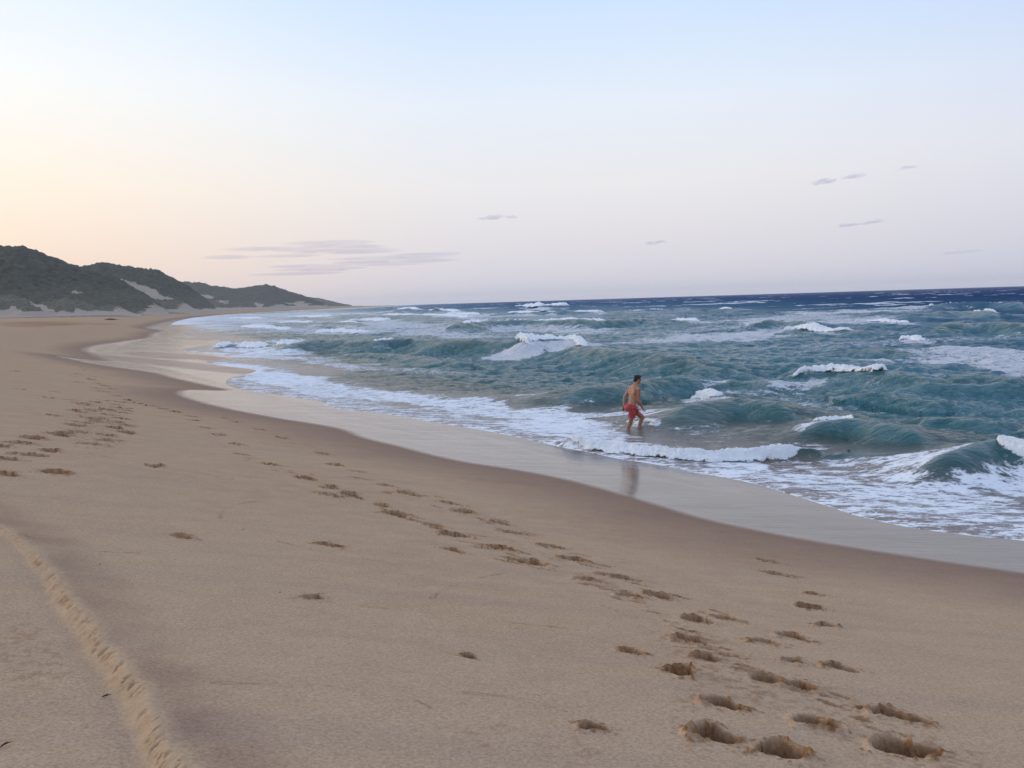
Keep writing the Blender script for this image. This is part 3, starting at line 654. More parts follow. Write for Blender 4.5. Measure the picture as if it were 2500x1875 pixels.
# right of the frame the swash continues: same look, driven by distance from the water's edge
outf = ss(2450, 2700, U2)*(y2 < 60)
fo = np.maximum(fo, outf*.78*ss(9, 2, e)*ss(0, .2, e))
fo = np.maximum(fo, ss(.16, .02, e)*.62*ss(70, 25, rr[pre])*ss(-.4, 0, e))
fo = np.maximum(fo, .50*ss(3.6, 1.2, e)*ss(0, .1, e)*ss(120, 40, rr[pre]))                      # bright rim of the swash
# streaks of old foam drifting in lines, and little whitecaps far out
stk = fbm(x2*.05+y2*.02, y2*.16-x2*.03, 4, 81)
fo = np.maximum(fo, .42*ss(.54, .72, stk)*ss(14, 40, e)*ss(500, 150, rr[pre]))
fo = np.maximum(fo, .22*ss(.45, .65, fbm(x2*.22, y2*.22, 4, 83))*ss(2, 8, e)*ss(60, 25, e))
for pts_, h_, bel_, *_r in BR:            # spent foam spreading around every breaking crest
    bel_ = min(bel_, 2.6) if h_ == 1.0 and bel_ == 4.6 else bel_
    P_ = unproj([a for a, b in pts_], [b for a, b in pts_], h_); k_ = np.nonzero(near_mask(x2, y2, P_, bel_*3+1))[0]
    if not len(k_) or abs(h_-.24) < .001: continue
    d_, _, _ = pdist(x2[k_], y2[k_], P_); fo[k_] = np.maximum(fo[k_], .72*ss(1.1*bel_+.3, .1*bel_, d_))
cap = ss(.69, .76, fbm(x2*.028, y2*.045, 4, 85)+.05*np.clip(h, -1, 1))*ss(140, 260, rr[pre])*ss(4000, 700, rr[pre])
fo = np.maximum(fo, cap*.85)
fo = fo*(1-.8*ss(.1, .85, st)*ss(1, 3, e))
P_ = unproj([a for a, b in BR[0][0]], [b for a, b in BR[0][0]], BR[0][1]); k_ = np.nonzero(near_mask(x2, y2, P_, 5))[0]
d_, _, _ = pdist(x2[k_], y2[k_], P_); fo[k_] = np.maximum(fo[k_], .95*ss(3.0, 1.2, d_+(fbm(x2[k_]*1.3, y2[k_]*1.3, 4, 3)-.5)*1.6)*ss(.5, -.3, (y2[k_]-P_[:, 1].mean())))
nearsea = ss(0, 260, e)
deep = np.interp(e, [0, 2.0, 4, 6.5, 11, 20, 60, 130, 300, 700], [0, .06, .16, .33, .46, .55, .66, .78, .90, 1.0])
rt_ = ss(1500, 2500, U2)
deep = np.clip(deep+.10*rt_*ss(8, 30, e)+.20*st*ss(.5, 3, e)*ss(30, 10, e)+.03*st, 0, 1)
deep = deep-(.13*ss(1100, 400, U2)*ss(8, 60, e)*ss(900, 300, rr[pre]))
fw = np.clip(1.25*st, 0, 1)*ss(.5, 4, e)*ss(220, 90, rr[pre]); deep = deep*(1-fw*.85)+.40*fw*.85  # steep wave faces coloured darker green through deep, whatever their depth
rip = np.clip(.25+.75*ss(1, 12, e), 0, 1)*np.interp(rr[pre], [0, 40, 150, 600, 3000], [.6, .85, 1, 1, 1])
z = np.full(x.shape, -3.0); z[pre] = zz; ef = np.full(x.shape, -9.0); ef[pre] = e
fx, fy = x.copy(), y.copy(); fx[pre] += dx; fy[pre] += dy
def full(a): o_ = np.zeros(x.shape); o_[pre] = a; return o_
E = ef.reshape(R.shape); keep = (E[:-1, :-1] > -.6) | (E[1:, 1:] > -.6)
pk = pre.reshape(R.shape); keep &= pk[:-1, :-1] & pk[1:, 1:] & pk[:-1, 1:] & pk[1:, :-1]
V, Q, AT = compact(np.stack([fx, fy, z], 1), gridq(len(RW), len(AZw), keep), dict(foam=full(fo), deep=full(deep), rip=full(rip)))
sea = link('water', mesh_from('water', V, Q[:, ::-1], AT), M_WATER); tag(sea, kind='structure')

# ------------------------------------------------------------------ breaking crests: foam bodies riding on the waves
def breaker(pts, h, below, puff, label, ragged=.5, lip=.25, seed=0, width=None):
    """pts: image points of the foam's top edge; below: foam extends this many metres down the front"""
    puff = puff*.85; below = below*1.05; h = h*(.84 if h > .3 else 1)
    p = np.array(pts, float); P = chaikin(unproj(p[:, 0], p[:, 1], h), 2)
    seg = np.r_[0, np.cumsum(np.linalg.norm(np.diff(P, axis=0), axis=1))]; L = seg[-1]; D = np.hypot(*P.mean(0))
    st_ = max(.0006*D, .02); nt_ = int(min(700, max(24, L/st_))); ns = int(min(160, max(14, (below+lip*2)*1.2/st_)))
    tt = np.linspace(0, L, nt_); cx = np.interp(tt, seg, P[:, 0]); cy = np.interp(tt, seg, P[:, 1])
    td = P[-1]-P[0]; td /= np.linalg.norm(td); n_ = np.array([-td[1], td[0]])
    if n_@np.array([.8, .6]) > 0: n_ = -n_                      # points to the shore
    sv = np.linspace(0, 1, ns); T_, Sv = np.meshgrid(tt/L, sv)
    spread = -lip+(below+lip)*Sv
    taper = ss(0, .18, T_)*ss(1, .82, T_)
    wv = .45+.55*taper*(.6+.8*fbm(T_*L/(1.2+below), T_*0+seed, 3, seed+3))
    X_ = np.broadcast_to(cx, T_.shape)+n_[0]*spread*wv; Y_ = np.broadcast_to(cy, T_.shape)+n_[1]*spread*wv
    zz_, e_, _h, ddx, ddy, _s, zs_ = sea_height(X_.ravel(), Y_.ravel()); zz_ = np.where(e_ < .4, np.maximum(zz_, zs_), zz_); zz_ = zz_.reshape(X_.shape); ddx = ddx.reshape(X_.shape); ddy = ddy.reshape(X_.shape)
    sc_ = max(puff, .06)
    bl = 1-worley(X_/(sc_*1.6), Y_/(sc_*1.6), seed)*1.1; bl2 = 1-worley(X_/(sc_*.6)+3, Y_/(sc_*.6), seed+1); f1 = fbm(X_/sc_*1.2, Y_/sc_*1.2, 4, seed)
    edge = ss(0, .20, Sv)*ss(1, .62, Sv)*ss(0, .16, T_)*ss(1, .84, T_)*ss(.02, .30, e_).reshape(T_.shape)
    shape = np.sin(np.clip(Sv, 0, 1)**.75*math.pi)**.8
    lift = ss(.38, 1.0, edge+.12*shape)
    Z_ = zz_+.012+.25*puff*shape*lift+puff*shape*lift*(.10+.55*np.clip(bl, 0, 1)+.30*bl2+.55*f1)*(.40+1.2*fbm(T_*L/(sc_*8)+Sv*.7, Sv*1.5+seed, 4, 5))+.0
    me = mesh_from('breaking_wave', np.stack([(X_+ddx).ravel(), (Y_+ddy).ravel(), Z_.ravel()], 1), gridq(ns, nt_), dict(edge=edge+.12*shape*ss(.02, .30, e_).reshape(T_.shape)))
    o = link('breaking_wave', me, M_FOAM); tag(o, label, 'wave', 'white breaking wave crests'); return o
for i, (pts, h_, bel, puff, lab, lip) in enumerate(BR): breaker(pts, h_, bel, puff, lab, lip=lip, seed=i*3+1)

# ------------------------------------------------------------------ hills and foredunes
def scrub_material():
    m, t, b, o = newmat('dune_scrub')
    ov = objvec(t); sa = attr(t, 'sandy'); gr = attr(t, 'grassy')
    n1 = noise(t, .22, 5, .65, ov); n2 = noise(t, .9, 5, .7, ov)
    v = N(t, 'ShaderNodeTexVoronoi'); v.inputs['Scale'].default_value = .28; t.links.new(ov, v.inputs['Vector'])
    g = ramp(t, math_(t, 'ADD', math_(t, 'MULTIPLY', n1, .6), math_(t, 'MULTIPLY', n2, .4)), [(.32, (.034, .038, .028, 1)), (.5, (.080, .084, .064, 1)), (.68, (.155, .148, .110, 1))])
    g = mix(t, .35, g, mix(t, N2(t, v.outputs['Color']), (.038, .040, .034, 1), (.13, .12, .098, 1)))
    g = mix(t, gr, g, ramp(t, n2, [(.3, (.085, .085, .062, 1)), (.5, (.135, .128, .095, 1)), (.7, (.24, .21, .16, 1))]))
    sn = ramp(t, n2, [(.3, (.33, .27, .22, 1)), (.7, (.43, .36, .29, 1))])
    q = math_(t, 'ADD', sa, math_(t, 'MULTIPLY', math_(t, 'SUBTRACT', n1, .5), 1.1))
    q = math_(t, 'ADD', q, math_(t, 'MULTIPLY', math_(t, 'SUBTRACT', n2, .5), .5))
    c = mix(t, sstep(t, q, .42, .56), g, sn)
    setin(t, b.inputs['Base Color'], c); b.inputs['Roughness'].default_value = .95; b.inputs['Specular IOR Level'].default_value = .1
    t.links.new(bump(t, n2, .5, .5), b.inputs['Normal'])
    return m
M_SCRUB = scrub_material()
def hill(name, prof, D, depth, foot, res, sandpoly=(), low=.0, seed=0, bush=1.6, lowband=0, spur=.35, skew=0.0, grassy=0.0):
    """prof: skyline in the picture; ridge at forward distance D (metres), slope falls towards the beach over 'depth' metres"""
    p = np.array(prof, float)
    Xr, Yr, Zr = atdist(p[:, 0], p[:, 1], D+skew*(p[:, 0]-p[:, 0].min()))
    n = int((Xr[-1]-Xr[0])/res); xs = np.linspace(Xr[0], Xr[-1], n); zr = np.interp(xs, Xr, Zr); yr = np.interp(xs, Xr, Yr)
    m = int(depth*1.6/res); tv = np.linspace(-1, .6, m)
    XX, TT = np.meshgrid(xs, tv); ZR = np.broadcast_to(zr, XX.shape); YR = np.broadcast_to(yr, XX.shape)
    YY = YR+TT*depth
    XX = XX*(YY/YR)*.0+XX+TT*depth*(XX/np.maximum(YR, 1))       # slope runs towards the camera side of the beach
    spn = fbm(XX/(depth*.33)+seed, YY/(depth*.8), 4, seed)-.5
    t_ = np.clip(1+TT, 0, 1)
    body = ss(0, 1, np.clip(t_**1.15+spn*spur*(1-t_)*1.6*ss(0, .25, t_), 0, 1)); back = 1-.8*ss(0, .6, TT)**1.0
    H = foot+(ZR-foot)*np.where(TT < 0, .25*t_+.75*body, back)
    lump = (1-worley(XX/4.2, YY/4.2, seed))*bush+(fbm(XX/9, YY/9, 4, seed+2)-.5)*bush*1.6+(1-worley(XX/1.9, YY/1.9, seed+4))*bush*.4
    U, V_ = proj(XX, YY, H); ws = D/F; U = U+(fbm(XX/(ws*22)+7, YY/(ws*60), 4, seed)-.5)*34; V_ = V_+(fbm(XX/(ws*26)+70, YY/(ws*60)+9, 4, seed+3)-.5)*11
    sandy = np.zeros(XX.shape)
    for poly in sandpoly:
        pa = np.array(poly, float); dd, _, _ = pdist(U.ravel(), V_.ravel(), np.vstack([pa, pa[:1]])); ii = inside(U.ravel(), V_.ravel(), pa)
        sandy = np.maximum(sandy, ss(-2.0, 2.5, np.where(ii, dd, -dd)).reshape(U.shape))
    if lowband: sandy = np.maximum(sandy, ss(lowband, 0, H-foot-2*fbm(XX/20, YY/20, 3, 8))*.75)
    sandy = np.maximum(sandy, ss(.06, .02, t_))
    wgt = ss(0, .06, t_)*np.clip(1-sandy, .1, 1)*ss(.2, 3, H-foot+.6)
    shs = shore_s(XX.ravel(), YY.ravel()).reshape(XX.shape); lo_ = zprof(shs)-.4; H = lo_+(H-lo_)*ss(-2, -24, shs); wgt = wgt*ss(-8, -30, shs); sandy = np.maximum(sandy, ss(-32, -12, shs))
    Z_ = np.where(TT > -.999, H+(lump-bush*.35)*wgt, -5)
    me = mesh_from(name, np.stack([XX.ravel(), YY.ravel(), Z_.ravel()], 1), gridq(m, n), dict(sandy=sandy, grassy=np.full(XX.shape, grassy)*ss(22, 8, H-foot)))
    o = link(name, me, M_SCRUB); tag(o, kind='structure'); return o
hill('hill', [(-520, 690), (-380, 650), (-250, 625), (-120, 616), (0, 609), (16, 606), (57, 607), (94, 620), (142, 640), (175, 650), (212, 663), (252, 677), (285, 686), (309, 697), (346, 718), (372, 736), (400, 756), (420, 770)],
     640, 150, 3.0, 1.0, seed=1, grassy=.5, bush=2.6, sandpoly=[[(178, 712), (190, 711), (207, 717), (204, 721), (186, 718)]])
hill('hill', [(100, 690), (160, 664), (203, 652), (244, 646), (264, 646), (305, 655), (350, 661), (391, 666), (411, 677), (439, 693), (468, 710), (500, 733), (520, 750), (540, 764)],
     1050, 190, 3.2, 1.5, seed=2, bush=3.2, grassy=.5, lowband=3, sandpoly=[[(282, 684), (318, 690), (330, 689), (345, 700), (358, 699), (378, 710), (400, 722), (424, 733), (395, 734), (366, 733), (352, 724), (335, 714), (312, 704)], [(325, 726), (350, 727), (362, 733), (340, 732)]])
hill('hill', [(380, 712), (439, 692), (488, 693), (521, 701), (570, 707), (610, 703), (635, 700), (651, 698), (670, 702), (692, 710), (732, 722), (773, 738), (800, 748)],
     2200, 330, 4.5, 3.6, seed=3, bush=4.5, lowband=4, sandpoly=[[(480, 719), (500, 722), (524, 727), (510, 734), (492, 730)], [(448, 736), (480, 737), (500, 743), (470, 745)], [(690, 738), (730, 738), (770, 742), (760, 746), (700, 745)]])
hill('hill', [(700, 740), (749, 727), (781, 730), (814, 738), (838, 744), (862, 747), (885, 749.5)], 3700, 400, 5, 6, seed=4, bush=4, spur=.2)
# hummocky foredunes with marram grass and bare sand between
rgd = np.random.default_rng(5)
def dunes_prof(x0, x1, ytop, amp, slope, n, seed):
    g = np.random.default_rng(seed); xs = np.linspace(x0, x1, n)
    return [(a, ytop+slope*(a-x0)-amp*g.random()*(i % 2)+amp*.3*g.random()) for i, a in enumerate(xs)]
hill('foredune', [(-420, 735), (-250, 728), (-100, 733), (0, 728), (25, 725), (60, 733), (90, 744), (120, 741), (165, 733), (200, 742), (240, 752), (290, 751), (320, 760), (345, 766)], 430, 60, 3.3, .6, seed=6, bush=1.3, grassy=1, lowband=1.5,
     spur=1.1, sandpoly=[[(68, 738), (92, 737), (115, 752), (140, 765), (110, 768), (90, 757)], [(20, 748), (42, 750), (50, 762), (30, 764)], [(-10, 757), (60, 760), (140, 764), (150, 775), (-10, 775)], [(180, 748), (200, 756), (215, 768), (185, 766)]])
hill('foredune', [(150, 745), (190, 738), (235, 728), (262, 733), (300, 742), (330, 738), (350, 731), (372, 736), (400, 742), (425, 737), (450, 742), (475, 752), (490, 760)], 760, 110, 3.4, 1.0, seed=7, bush=1.9, grassy=1, lowband=2.5,
     spur=.9, sandpoly=[[(240, 732), (290, 736), (330, 745), (300, 752), (255, 748)], [(300, 758), (400, 756), (440, 762), (300, 768)], [(175, 744), (205, 748), (215, 758), (190, 757)]])
hill('foredune', [(430, 748), (470, 742), (505, 735), (540, 728), (575, 734), (600, 741), (625, 737), (660, 745), (700, 745), (740, 747), (775, 749)], 1500, 190, 3.8, 1.8, seed=8, bush=2.8, grassy=.8, lowband=4,
     spur=.9, sandpoly=[[(535, 732), (560, 736), (555, 742), (530, 740)], [(610, 738), (640, 742), (650, 750), (620, 750)], [(440, 752), (700, 752), (740, 756), (440, 760)]])

# ------------------------------------------------------------------ haze over the whole scene
def box(name, lo, hi):
    v = [(a, b, c) for a in (lo[0], hi[0]) for b in (lo[1], hi[1]) for c in (lo[2], hi[2])]
    f = [(0, 1, 3, 2), (4, 6, 7, 5), (0, 4, 5, 1), (2, 3, 7, 6), (0, 2, 6, 4), (1, 5, 7, 3)]
    me = bpy.data.meshes.new(name); me.from_pydata(v, [], f); me.update(); return me
hm = bpy.data.materials.new('haze'); hm.use_nodes = True; ht = hm.node_tree; ht.nodes.clear()
ho = N(ht, 'ShaderNodeOutputMaterial'); hv = N(ht, 'ShaderNodeVolumePrincipled'); ht.links.new(hv.outputs[0], ho.inputs['Volume'])
hv.inputs['Color'].default_value = (.95, .94, .94, 1); hv.inputs['Density'].default_value = .00008; hv.inputs['Anisotropy'].default_value = 0
haze = link('haze', box('haze', (-15000, -15000, -6), (15000, 15000, 90)), hm, smooth=False); tag(haze, kind='stuff')

# ------------------------------------------------------------------ clouds: small grey wisps far beyond the sea
def ico(sub=3):
    import bmesh
    bm = bmesh.new(); bmesh.ops.create_icosphere(bm, subdivisions=sub, radius=1)
    v = np.array([p.co[:] for p in bm.verts]); f = np.array([[q.index for q in k.verts] for k in bm.faces]); bm.free(); return v, f
IV, IF = ico(3); IV2, IF2 = ico(2)
def blobs(name, parts, base=(None, None), noise_amp=.25, seed=0):
    Bv, Bf = base if base[0] is not None else (IV, IF); Vs, Fs = [], []; o_ = 0
    for i, (c, r_) in enumerate(parts):
        d = 1+noise_amp*(fbm(Bv[:, 0]*1.6+i*3+seed+9, Bv[:, 1]*1.6+Bv[:, 2]*1.3+9, 3, seed)-.5)*2
        Vs.append(Bv*d[:, None]*np.array(r_)+np.array(c)); Fs.append(Bf+o_); o_ += len(Bv)
    return mesh_from(name, np.vstack(Vs), np.vstack(Fs))
CM = {}
def cloud_mat(dens):
    if dens in CM: return CM[dens]
    m = bpy.data.materials.new('cloud_vapour'); m.use_nodes = True; t = m.node_tree; t.nodes.clear()
    o = N(t, 'ShaderNodeOutputMaterial'); v = N(t, 'ShaderNodeVolumePrincipled'); t.links.new(v.outputs[0], o.inputs['Volume'])
    v.inputs['Color'].default_value = (.62, .62, .74, 1); v.inputs['Density'].default_value = dens*3.0; CM[dens] = m; return m
def cloud(cx, cy, hw, hh, label, dens, n=6, tilt=-.06, seed=0, D=26000):
    g = np.random.default_rng(seed+40); n = n*4; m_ = D/F*K; parts = []
    x0, y0, z0 = [float(a[0]) for a in atdist([cx*K], [cy*K], D)]
    if hw > 100:
        for i in range(13):
            u = g.uniform(-1, 1); L_ = hw*g.uniform(.22, .5)
            parts.append(((u*(hw-L_)*m_, g.normal(0, 150), (u*hw*tilt*-1+g.uniform(-.5, .5)*hh)*m_), (L_*m_, 700, hh*g.uniform(.10, .26)*m_)))
        n = 0; dens = dens*.62
    for i in range(n):
        u = (i+.5)/n*2-1; e = 1-u*u*.75
        parts.append((((u*hw*.8+g.normal(0, hw*.05))*m_, g.normal(0, 150), (-u*hw*tilt+g.normal(0, hh*.42)*e)*m_), (hw/n*4.2*m_*g.uniform(.4, 1.5), 300*g.uniform(.5, 1.3), hh*.5*e*m_*g.uniform(.3, 1.2))))
    me = blobs('cloud', parts, noise_amp=.3, seed=seed); o = link('cloud', me, cloud_mat(dens)); o.location = (x0, y0, z0)
    tag(o, label, 'cloud', 'small grey clouds low over the sea')
cloud(1062, 470, 30, 5, 'faint grey cloud wisp above the middle of the sea horizon', .00055, 5, seed=1)
cloud(1104, 468, 13, 4, 'tiny grey puff just right of the wisp above the middle of the horizon', .0005, 3, seed=2)
cloud(1416, 525, 24, 4, 'thin grey wisp low over the horizon above the bathing man', .00055, 4, seed=3)
cloud(1780, 393, 27, 6, 'lower left grey cloud of the pair high on the right', .0006, 4, seed=4)
cloud(1846, 381, 27, 5, 'upper right grey cloud of the pair high on the right', .0006, 4, seed=5)
cloud(1962, 363, 20, 4, 'topmost small grey cloud near the right edge', .0005, 3, seed=6)
cloud(1832, 486, 20, 5, 'small grey puff left of the long wisp low on the right', .00055, 3, seed=7)
cloud(1884, 480, 28, 4, 'long grey wisp right of the small puff low on the right', .00055, 4, seed=8)
cloud(2075, 546, 50, 4, 'barely visible flat grey streak low near the right edge', .0003, 4, seed=9)
cloud(640, 540, 225, 24, 'long upper lavender cloud bank over the headland', .00022, 7, tilt=-.02, seed=10)
cloud(770, 571, 235, 18, 'long lower lavender cloud bank over the headland', .00022, 7, tilt=-.04, seed=11)

# ------------------------------------------------------------------ the wading man
def sph(c, r_, ax=None, base=None):
    Bv, Bf = base or (IV2, IF2); v = Bv*np.array(r_ if np.ndim(r_) else (r_,)*3)
    if ax is not None: v = v@np.array(ax)
    return v+np.array(c), Bf
class Lump:
    def __init__(s): s.V = []; s.F = []; s.n = 0
    def add(s, vf): s.V.append(vf[0]); s.F.append(vf[1]+s.n); s.n += len(vf[0]); return s
    def limb(s, pts, rad, flat=1.0, ax=None):
        pts = np.array(pts, float)
        for i in range(len(pts)-1):
            L = np.linalg.norm(pts[i+1]-pts[i]); r_ = min(rad[i], rad[i+1]); n = max(2, int(L/(r_*.28)))
            for k in range(n+1):
                t = k/n; s.add(sph(pts[i]*(1-t)+pts[i+1]*t, rad[i]*(1-t)+rad[i+1]*t))
        return s
    def mesh(s, name, voxel, smooth=4, fac=.5):
        me = mesh_from(name+'_raw', np.vstack(s.V), np.vstack(s.F)); o = bpy.data.objects.new('tmp', me); COL.objects.link(o)
        r_ = o.modifiers.new('r', 'REMESH'); r_.mode = 'VOXEL'; r_.voxel_size = voxel
        q = o.modifiers.new('s', 'SMOOTH'); q.iterations = smooth; q.factor = fac
        dg = bpy.context.evaluated_depsgraph_get(); out = bpy.data.meshes.new_from_object(o.evaluated_get(dg)); out.name = name
        bpy.data.objects.remove(o); bpy.data.meshes.remove(me); return out
def skin_material():
    m, t, b, o = newmat('skin'); ov = objvec(t)
    c = ramp(t, noise(t, 7, 4, .6, ov), [(.3, (.34, .145, .078, 1)), (.7, (.44, .20, .115, 1))])
    setin(t, b.inputs['Base Color'], c); b.inputs['Roughness'].default_value = .5; b.inputs['Subsurface Weight'].default_value = .12
    b.inputs['Subsurface Radius'].default_value = (.02, .008, .004); return m
def plain(name, col, rough=.8, bumpy=0, bscale=40, var=.25):
    m, t, b, o = newmat(name); ov = objvec(t); n = noise(t, bscale, 4, .65, ov)
    c = ramp(t, n, [(.3, tuple(k*(1-var) for k in col)+(1,)), (.7, tuple(min(1, k*(1+var)) for k in col)+(1,))])
    setin(t, b.inputs['Base Color'], c); b.inputs['Roughness'].default_value = rough
    if bumpy: t.links.new(bump(t, n, .6, bumpy), b.inputs['Normal'])
    return m
Fv = np.array([.78, .62, 0]); Rv = np.array([.62, -.78, 0]); Zv = np.array([0, 0, 1.0])
def P3(x, z, f=0, r=0): return np.array([x, 0, z])+f*Fv+r*Rv
pel = np.array([-.035, -.02, .585]); nb_ = np.array([.078, .05, 1.17])
spine = (nb_-pel)/np.linalg.norm(nb_-pel); fax = Fv-spine*(Fv@spine); fax /= np.linalg.norm(fax)
AX = np.array([Rv, fax, spine])
def on(t, f=0, r=0): return pel*(1-t)+nb_*t+f*fax+r*Rv
B = Lump()
B.add(sph(on(-.02, -.02), (.150, .112, .11), AX)); B.add(sph(on(-.03, -.075, .06), (.082, .075, .09), AX)); B.add(sph(on(-.03, -.075, -.06), (.082, .075, .09), AX))
for t_, wd_, dp_ in ((.12, .150, .108), (.25, .145, .104), (.38, .150, .106), (.5, .160, .112), (.62, .171, .117), (.74, .177, .116), (.84, .168, .102), (.92, .140, .082)):
    B.add(sph(on(t_, .0+.012*math.sin(t_*3)), (wd_, dp_, .085), AX))
B.add(sph(on(.72, -.055, .085), (.075, .05, .12), AX)); B.add(sph(on(.72, -.055, -.085), (.075, .05, .12), AX))      # shoulder blades
B.add(sph(on(.68, .065, .07), (.085, .05, .075), AX)); B.add(sph(on(.68, .065, -.07), (.085, .05, .075), AX))         # chest
Lsh = on(.86, -.01, -.185); Rsh = on(.84, .0, .185)
for sh_ in (Lsh, Rsh): B.add(sph(sh_, (.064, .062, .068), AX)); B.limb([on(.98, -.02), sh_*.6+on(.98, -.02)*.4, sh_], [.058, .054, .05])
hd = np.array([.150, .095, 1.335])
B.limb([on(.93, -.005), hd+np.array([-.022, -.02, -.085])], [.070, .062])
HF = np.array([.93, .36, -.24]); HF /= np.linalg.norm(HF); HR = np.cross(HF, Zv); HR /= np.linalg.norm(HR); HU = np.cross(HR, HF); HX = np.array([HR, HF, HU])
HX = HX
def hp(r=0, f=0, u=0): return hd+(HR*r+HF*f+HU*u)*1.07
B.add(sph(hp(0, -.012, .025), (.076, .094, .088), HX)); B.add(sph(hp(0, .022, -.028), (.060, .068, .078), HX)); B.add(sph(hp(0, .048, -.088), (.032, .034, .026), HX))
B.add(sph(hp(0, .082, .028), (.05, .016, .012), HX)); B.add(sph(hp(0, .100, -.012), (.011, .017, .014), HX)); B.limb([hp(0, .088, .02), hp(0, .103, -.01)], [.008, .011])
B.add(sph(hp(0, .085, -.052), (.024, .012, .007), HX)); B.add(sph(hp(0, .083, -.064), (.022, .012, .007), HX))
for s_ in (-1, 1): B.add(sph(hp(s_*.078, -.008, -.008), (.009, .019, .030), HX)); B.add(sph(hp(s_*.045, .06, -.025), (.024, .022, .022), HX))
def arm(sh_, el, wr, hand_dir, thumb_side, curl):
    el, wr = np.array(el), np.array(wr); mid1 = sh_*.55+el*.45; mid2 = el*.72+wr*.28
    B.limb([sh_, mid1, el, mid2, wr], [.060, .054, .044, .047, .030])
    hd_ = np.array(hand_dir, float); hd_ /= np.linalg.norm(hd_); sd_ = np.array(thumb_side, float); sd_ -= hd_*(sd_@hd_); sd_ /= np.linalg.norm(sd_); nn_ = np.cross(hd_, sd_)
    pal = wr+hd_*.055
    B.add(sph(pal, (.040, .015, .050), np.array([sd_, nn_, hd_]))); B.add(sph(wr+hd_*.015, (.028, .02, .03), np.array([sd_, nn_, hd_])))
    for i, L in enumerate((.078, .086, .080, .064)):
        b0 = wr+hd_*.092+sd_*(.030-.020*i); sp_ = sd_*(.10-.07*i)
        d1 = hd_+sp_; d2 = hd_*math.cos(curl*.8)+nn_*math.sin(curl*.8)+sp_; d3 = hd_*math.cos(curl*1.7)+nn_*math.sin(curl*1.7)+sp_*.5
        p1 = b0+d1*L*.4; p2 = p1+d2*L*.32; p3 = p2+d3*L*.26
        B.limb([b0-hd_*.02, p1, p2, p3], [.0095, .009, .0085, .0075])
    tb = wr+hd_*.03+sd_*.026; t1 = tb+(sd_*.75+hd_*.55+nn_*.25)*.036; t2 = t1+(sd_*.25+hd_*.9+nn_*.3)*.03
    B.limb([tb, t1, t2], [.013, .011, .009]); return wr, hd_, pal, nn_
arm(Lsh, (-.205, .10, .845), (-.222, .07, .63), (-.25, .0, -1), (.75, .5, 0), .45)
RW_ = arm(Rsh, (.150, -.09, .775), (.262, .02, .575), (.42, .25, -.85), (-.3, .9, .3), .9)
# legs: right one planted under the hip, left one striding forward with the knee bent
Rh = pel+Rv*.085+Zv*-.02; Lh = pel-Rv*.085+Zv*-.02
B.limb([Rh, Rh*.5+np.array([-.055, -.06, .205])*.5+np.array([-.0, -.01, 0]), np.array([-.060, -.06, .185]), np.array([-.105, -.065, .09]), np.array([-.165, -.075, -.10]), np.array([-.205, -.09, -.215])], [.098, .080, .061, .062, .050, .040])
B.limb([Lh, Lh*.5+np.array([.265, .21, .295])*.5, np.array([.268, .21, .285]), np.array([.225, .20, .19]), np.array([.170, .16, .02]), np.array([.145, .13, -.13])], [.098, .085, .065, .063, .052, .041])
for an_ in (np.array([-.205, -.09, -.225]), np.array([.145, .13, -.14])):
    B.limb([an_-Fv*.04-Zv*.02, an_+Fv*.06-Zv*.03, an_+Fv*.15-Zv*.05], [.036, .032, .022])
    for i in range(5): c0 = an_+Fv*(.15-.008*i)-Zv*.052+Rv*(.03-.015*i); B.limb([c0, c0+Fv*.035], [.012-.001*i, .009])
org = unproj([1545], [1046], .05)[0]; az0 = -math.atan2(org[0], org[1])
body = link('person', B.mesh('person', .0065, 5), skin_material()); body.location = (org[0], org[1], .05); body.rotation_euler = (0, 0, az0)
tag(body, 'dark haired man in red swim shorts wading knee deep in the sea', 'person')
Hh = Lump()
Hh.add(sph(hp(0, -.020, .036), (.083, .098, .088), HX)); Hh.add(sph(hp(0, -.055, -.02), (.072, .058, .075), HX)); Hh.add(sph(hp(0, .045, .082), (.060, .05, .036), HX))
for s_ in (-1, 1): Hh.add(sph(hp(s_*.070, .004, .030), (.013, .030, .034), HX))
hair = link('hair', Hh.mesh('hair', .006, 3), plain('dark_hair', (.012, .009, .009), .7, .006, 90, .5), body)
def shorts_material():
    m, t, b, o = newmat('red_cloth'); ov = objvec(t)
    n = noise(t, 9, 4, .6, ov); wv = N(t, 'ShaderNodeTexWave', wave_type='BANDS', bands_direction='Z'); wv.inputs['Scale'].default_value = 7.5; wv.inputs['Distortion'].default_value = 2.5; wv.inputs['Detail'].default_value = 2; t.links.new(ov, wv.inputs['Vector'])
    dash = math_(t, 'MULTIPLY', sstep(t, wv.outputs['Fac'], .86, .97), sstep(t, noise(t, 14, 2, .5, ov), .45, .6))
    c = mix(t, math_(t, 'MULTIPLY', dash, .85), ramp(t, n, [(.3, (.30, .018, .020, 1)), (.7, (.52, .040, .038, 1))]), (.75, .45, .45, 1))
    setin(t, b.inputs['Base Color'], c); b.inputs['Roughness'].default_value = .75
    t.links.new(bump(t, noise(t, 16, 3, .6, objvec(t, (1, 1, 3))), .6, .02), b.inputs['Normal']); return m
Sx = Lump(); Sx.add(sph(on(.05, -.015), (.166, .132, .085), AX)); Sx.add(sph(on(-.05, -.03), (.176, .158, .115), AX)); Sx.add(sph(on(-.03, -.085, .06), (.095, .082, .11), AX)); Sx.add(sph(on(-.03, -.085, -.06), (.095, .082, .11), AX))
Rk = np.array([-.055, -.06, .215]); Lk = np.array([.262, .205, .305])
def leg_sleeve(h0, kn, frac, r0_, r1_):
    Sx.limb([h0, h0*(1-frac)+kn*frac], [r0_, r1_])
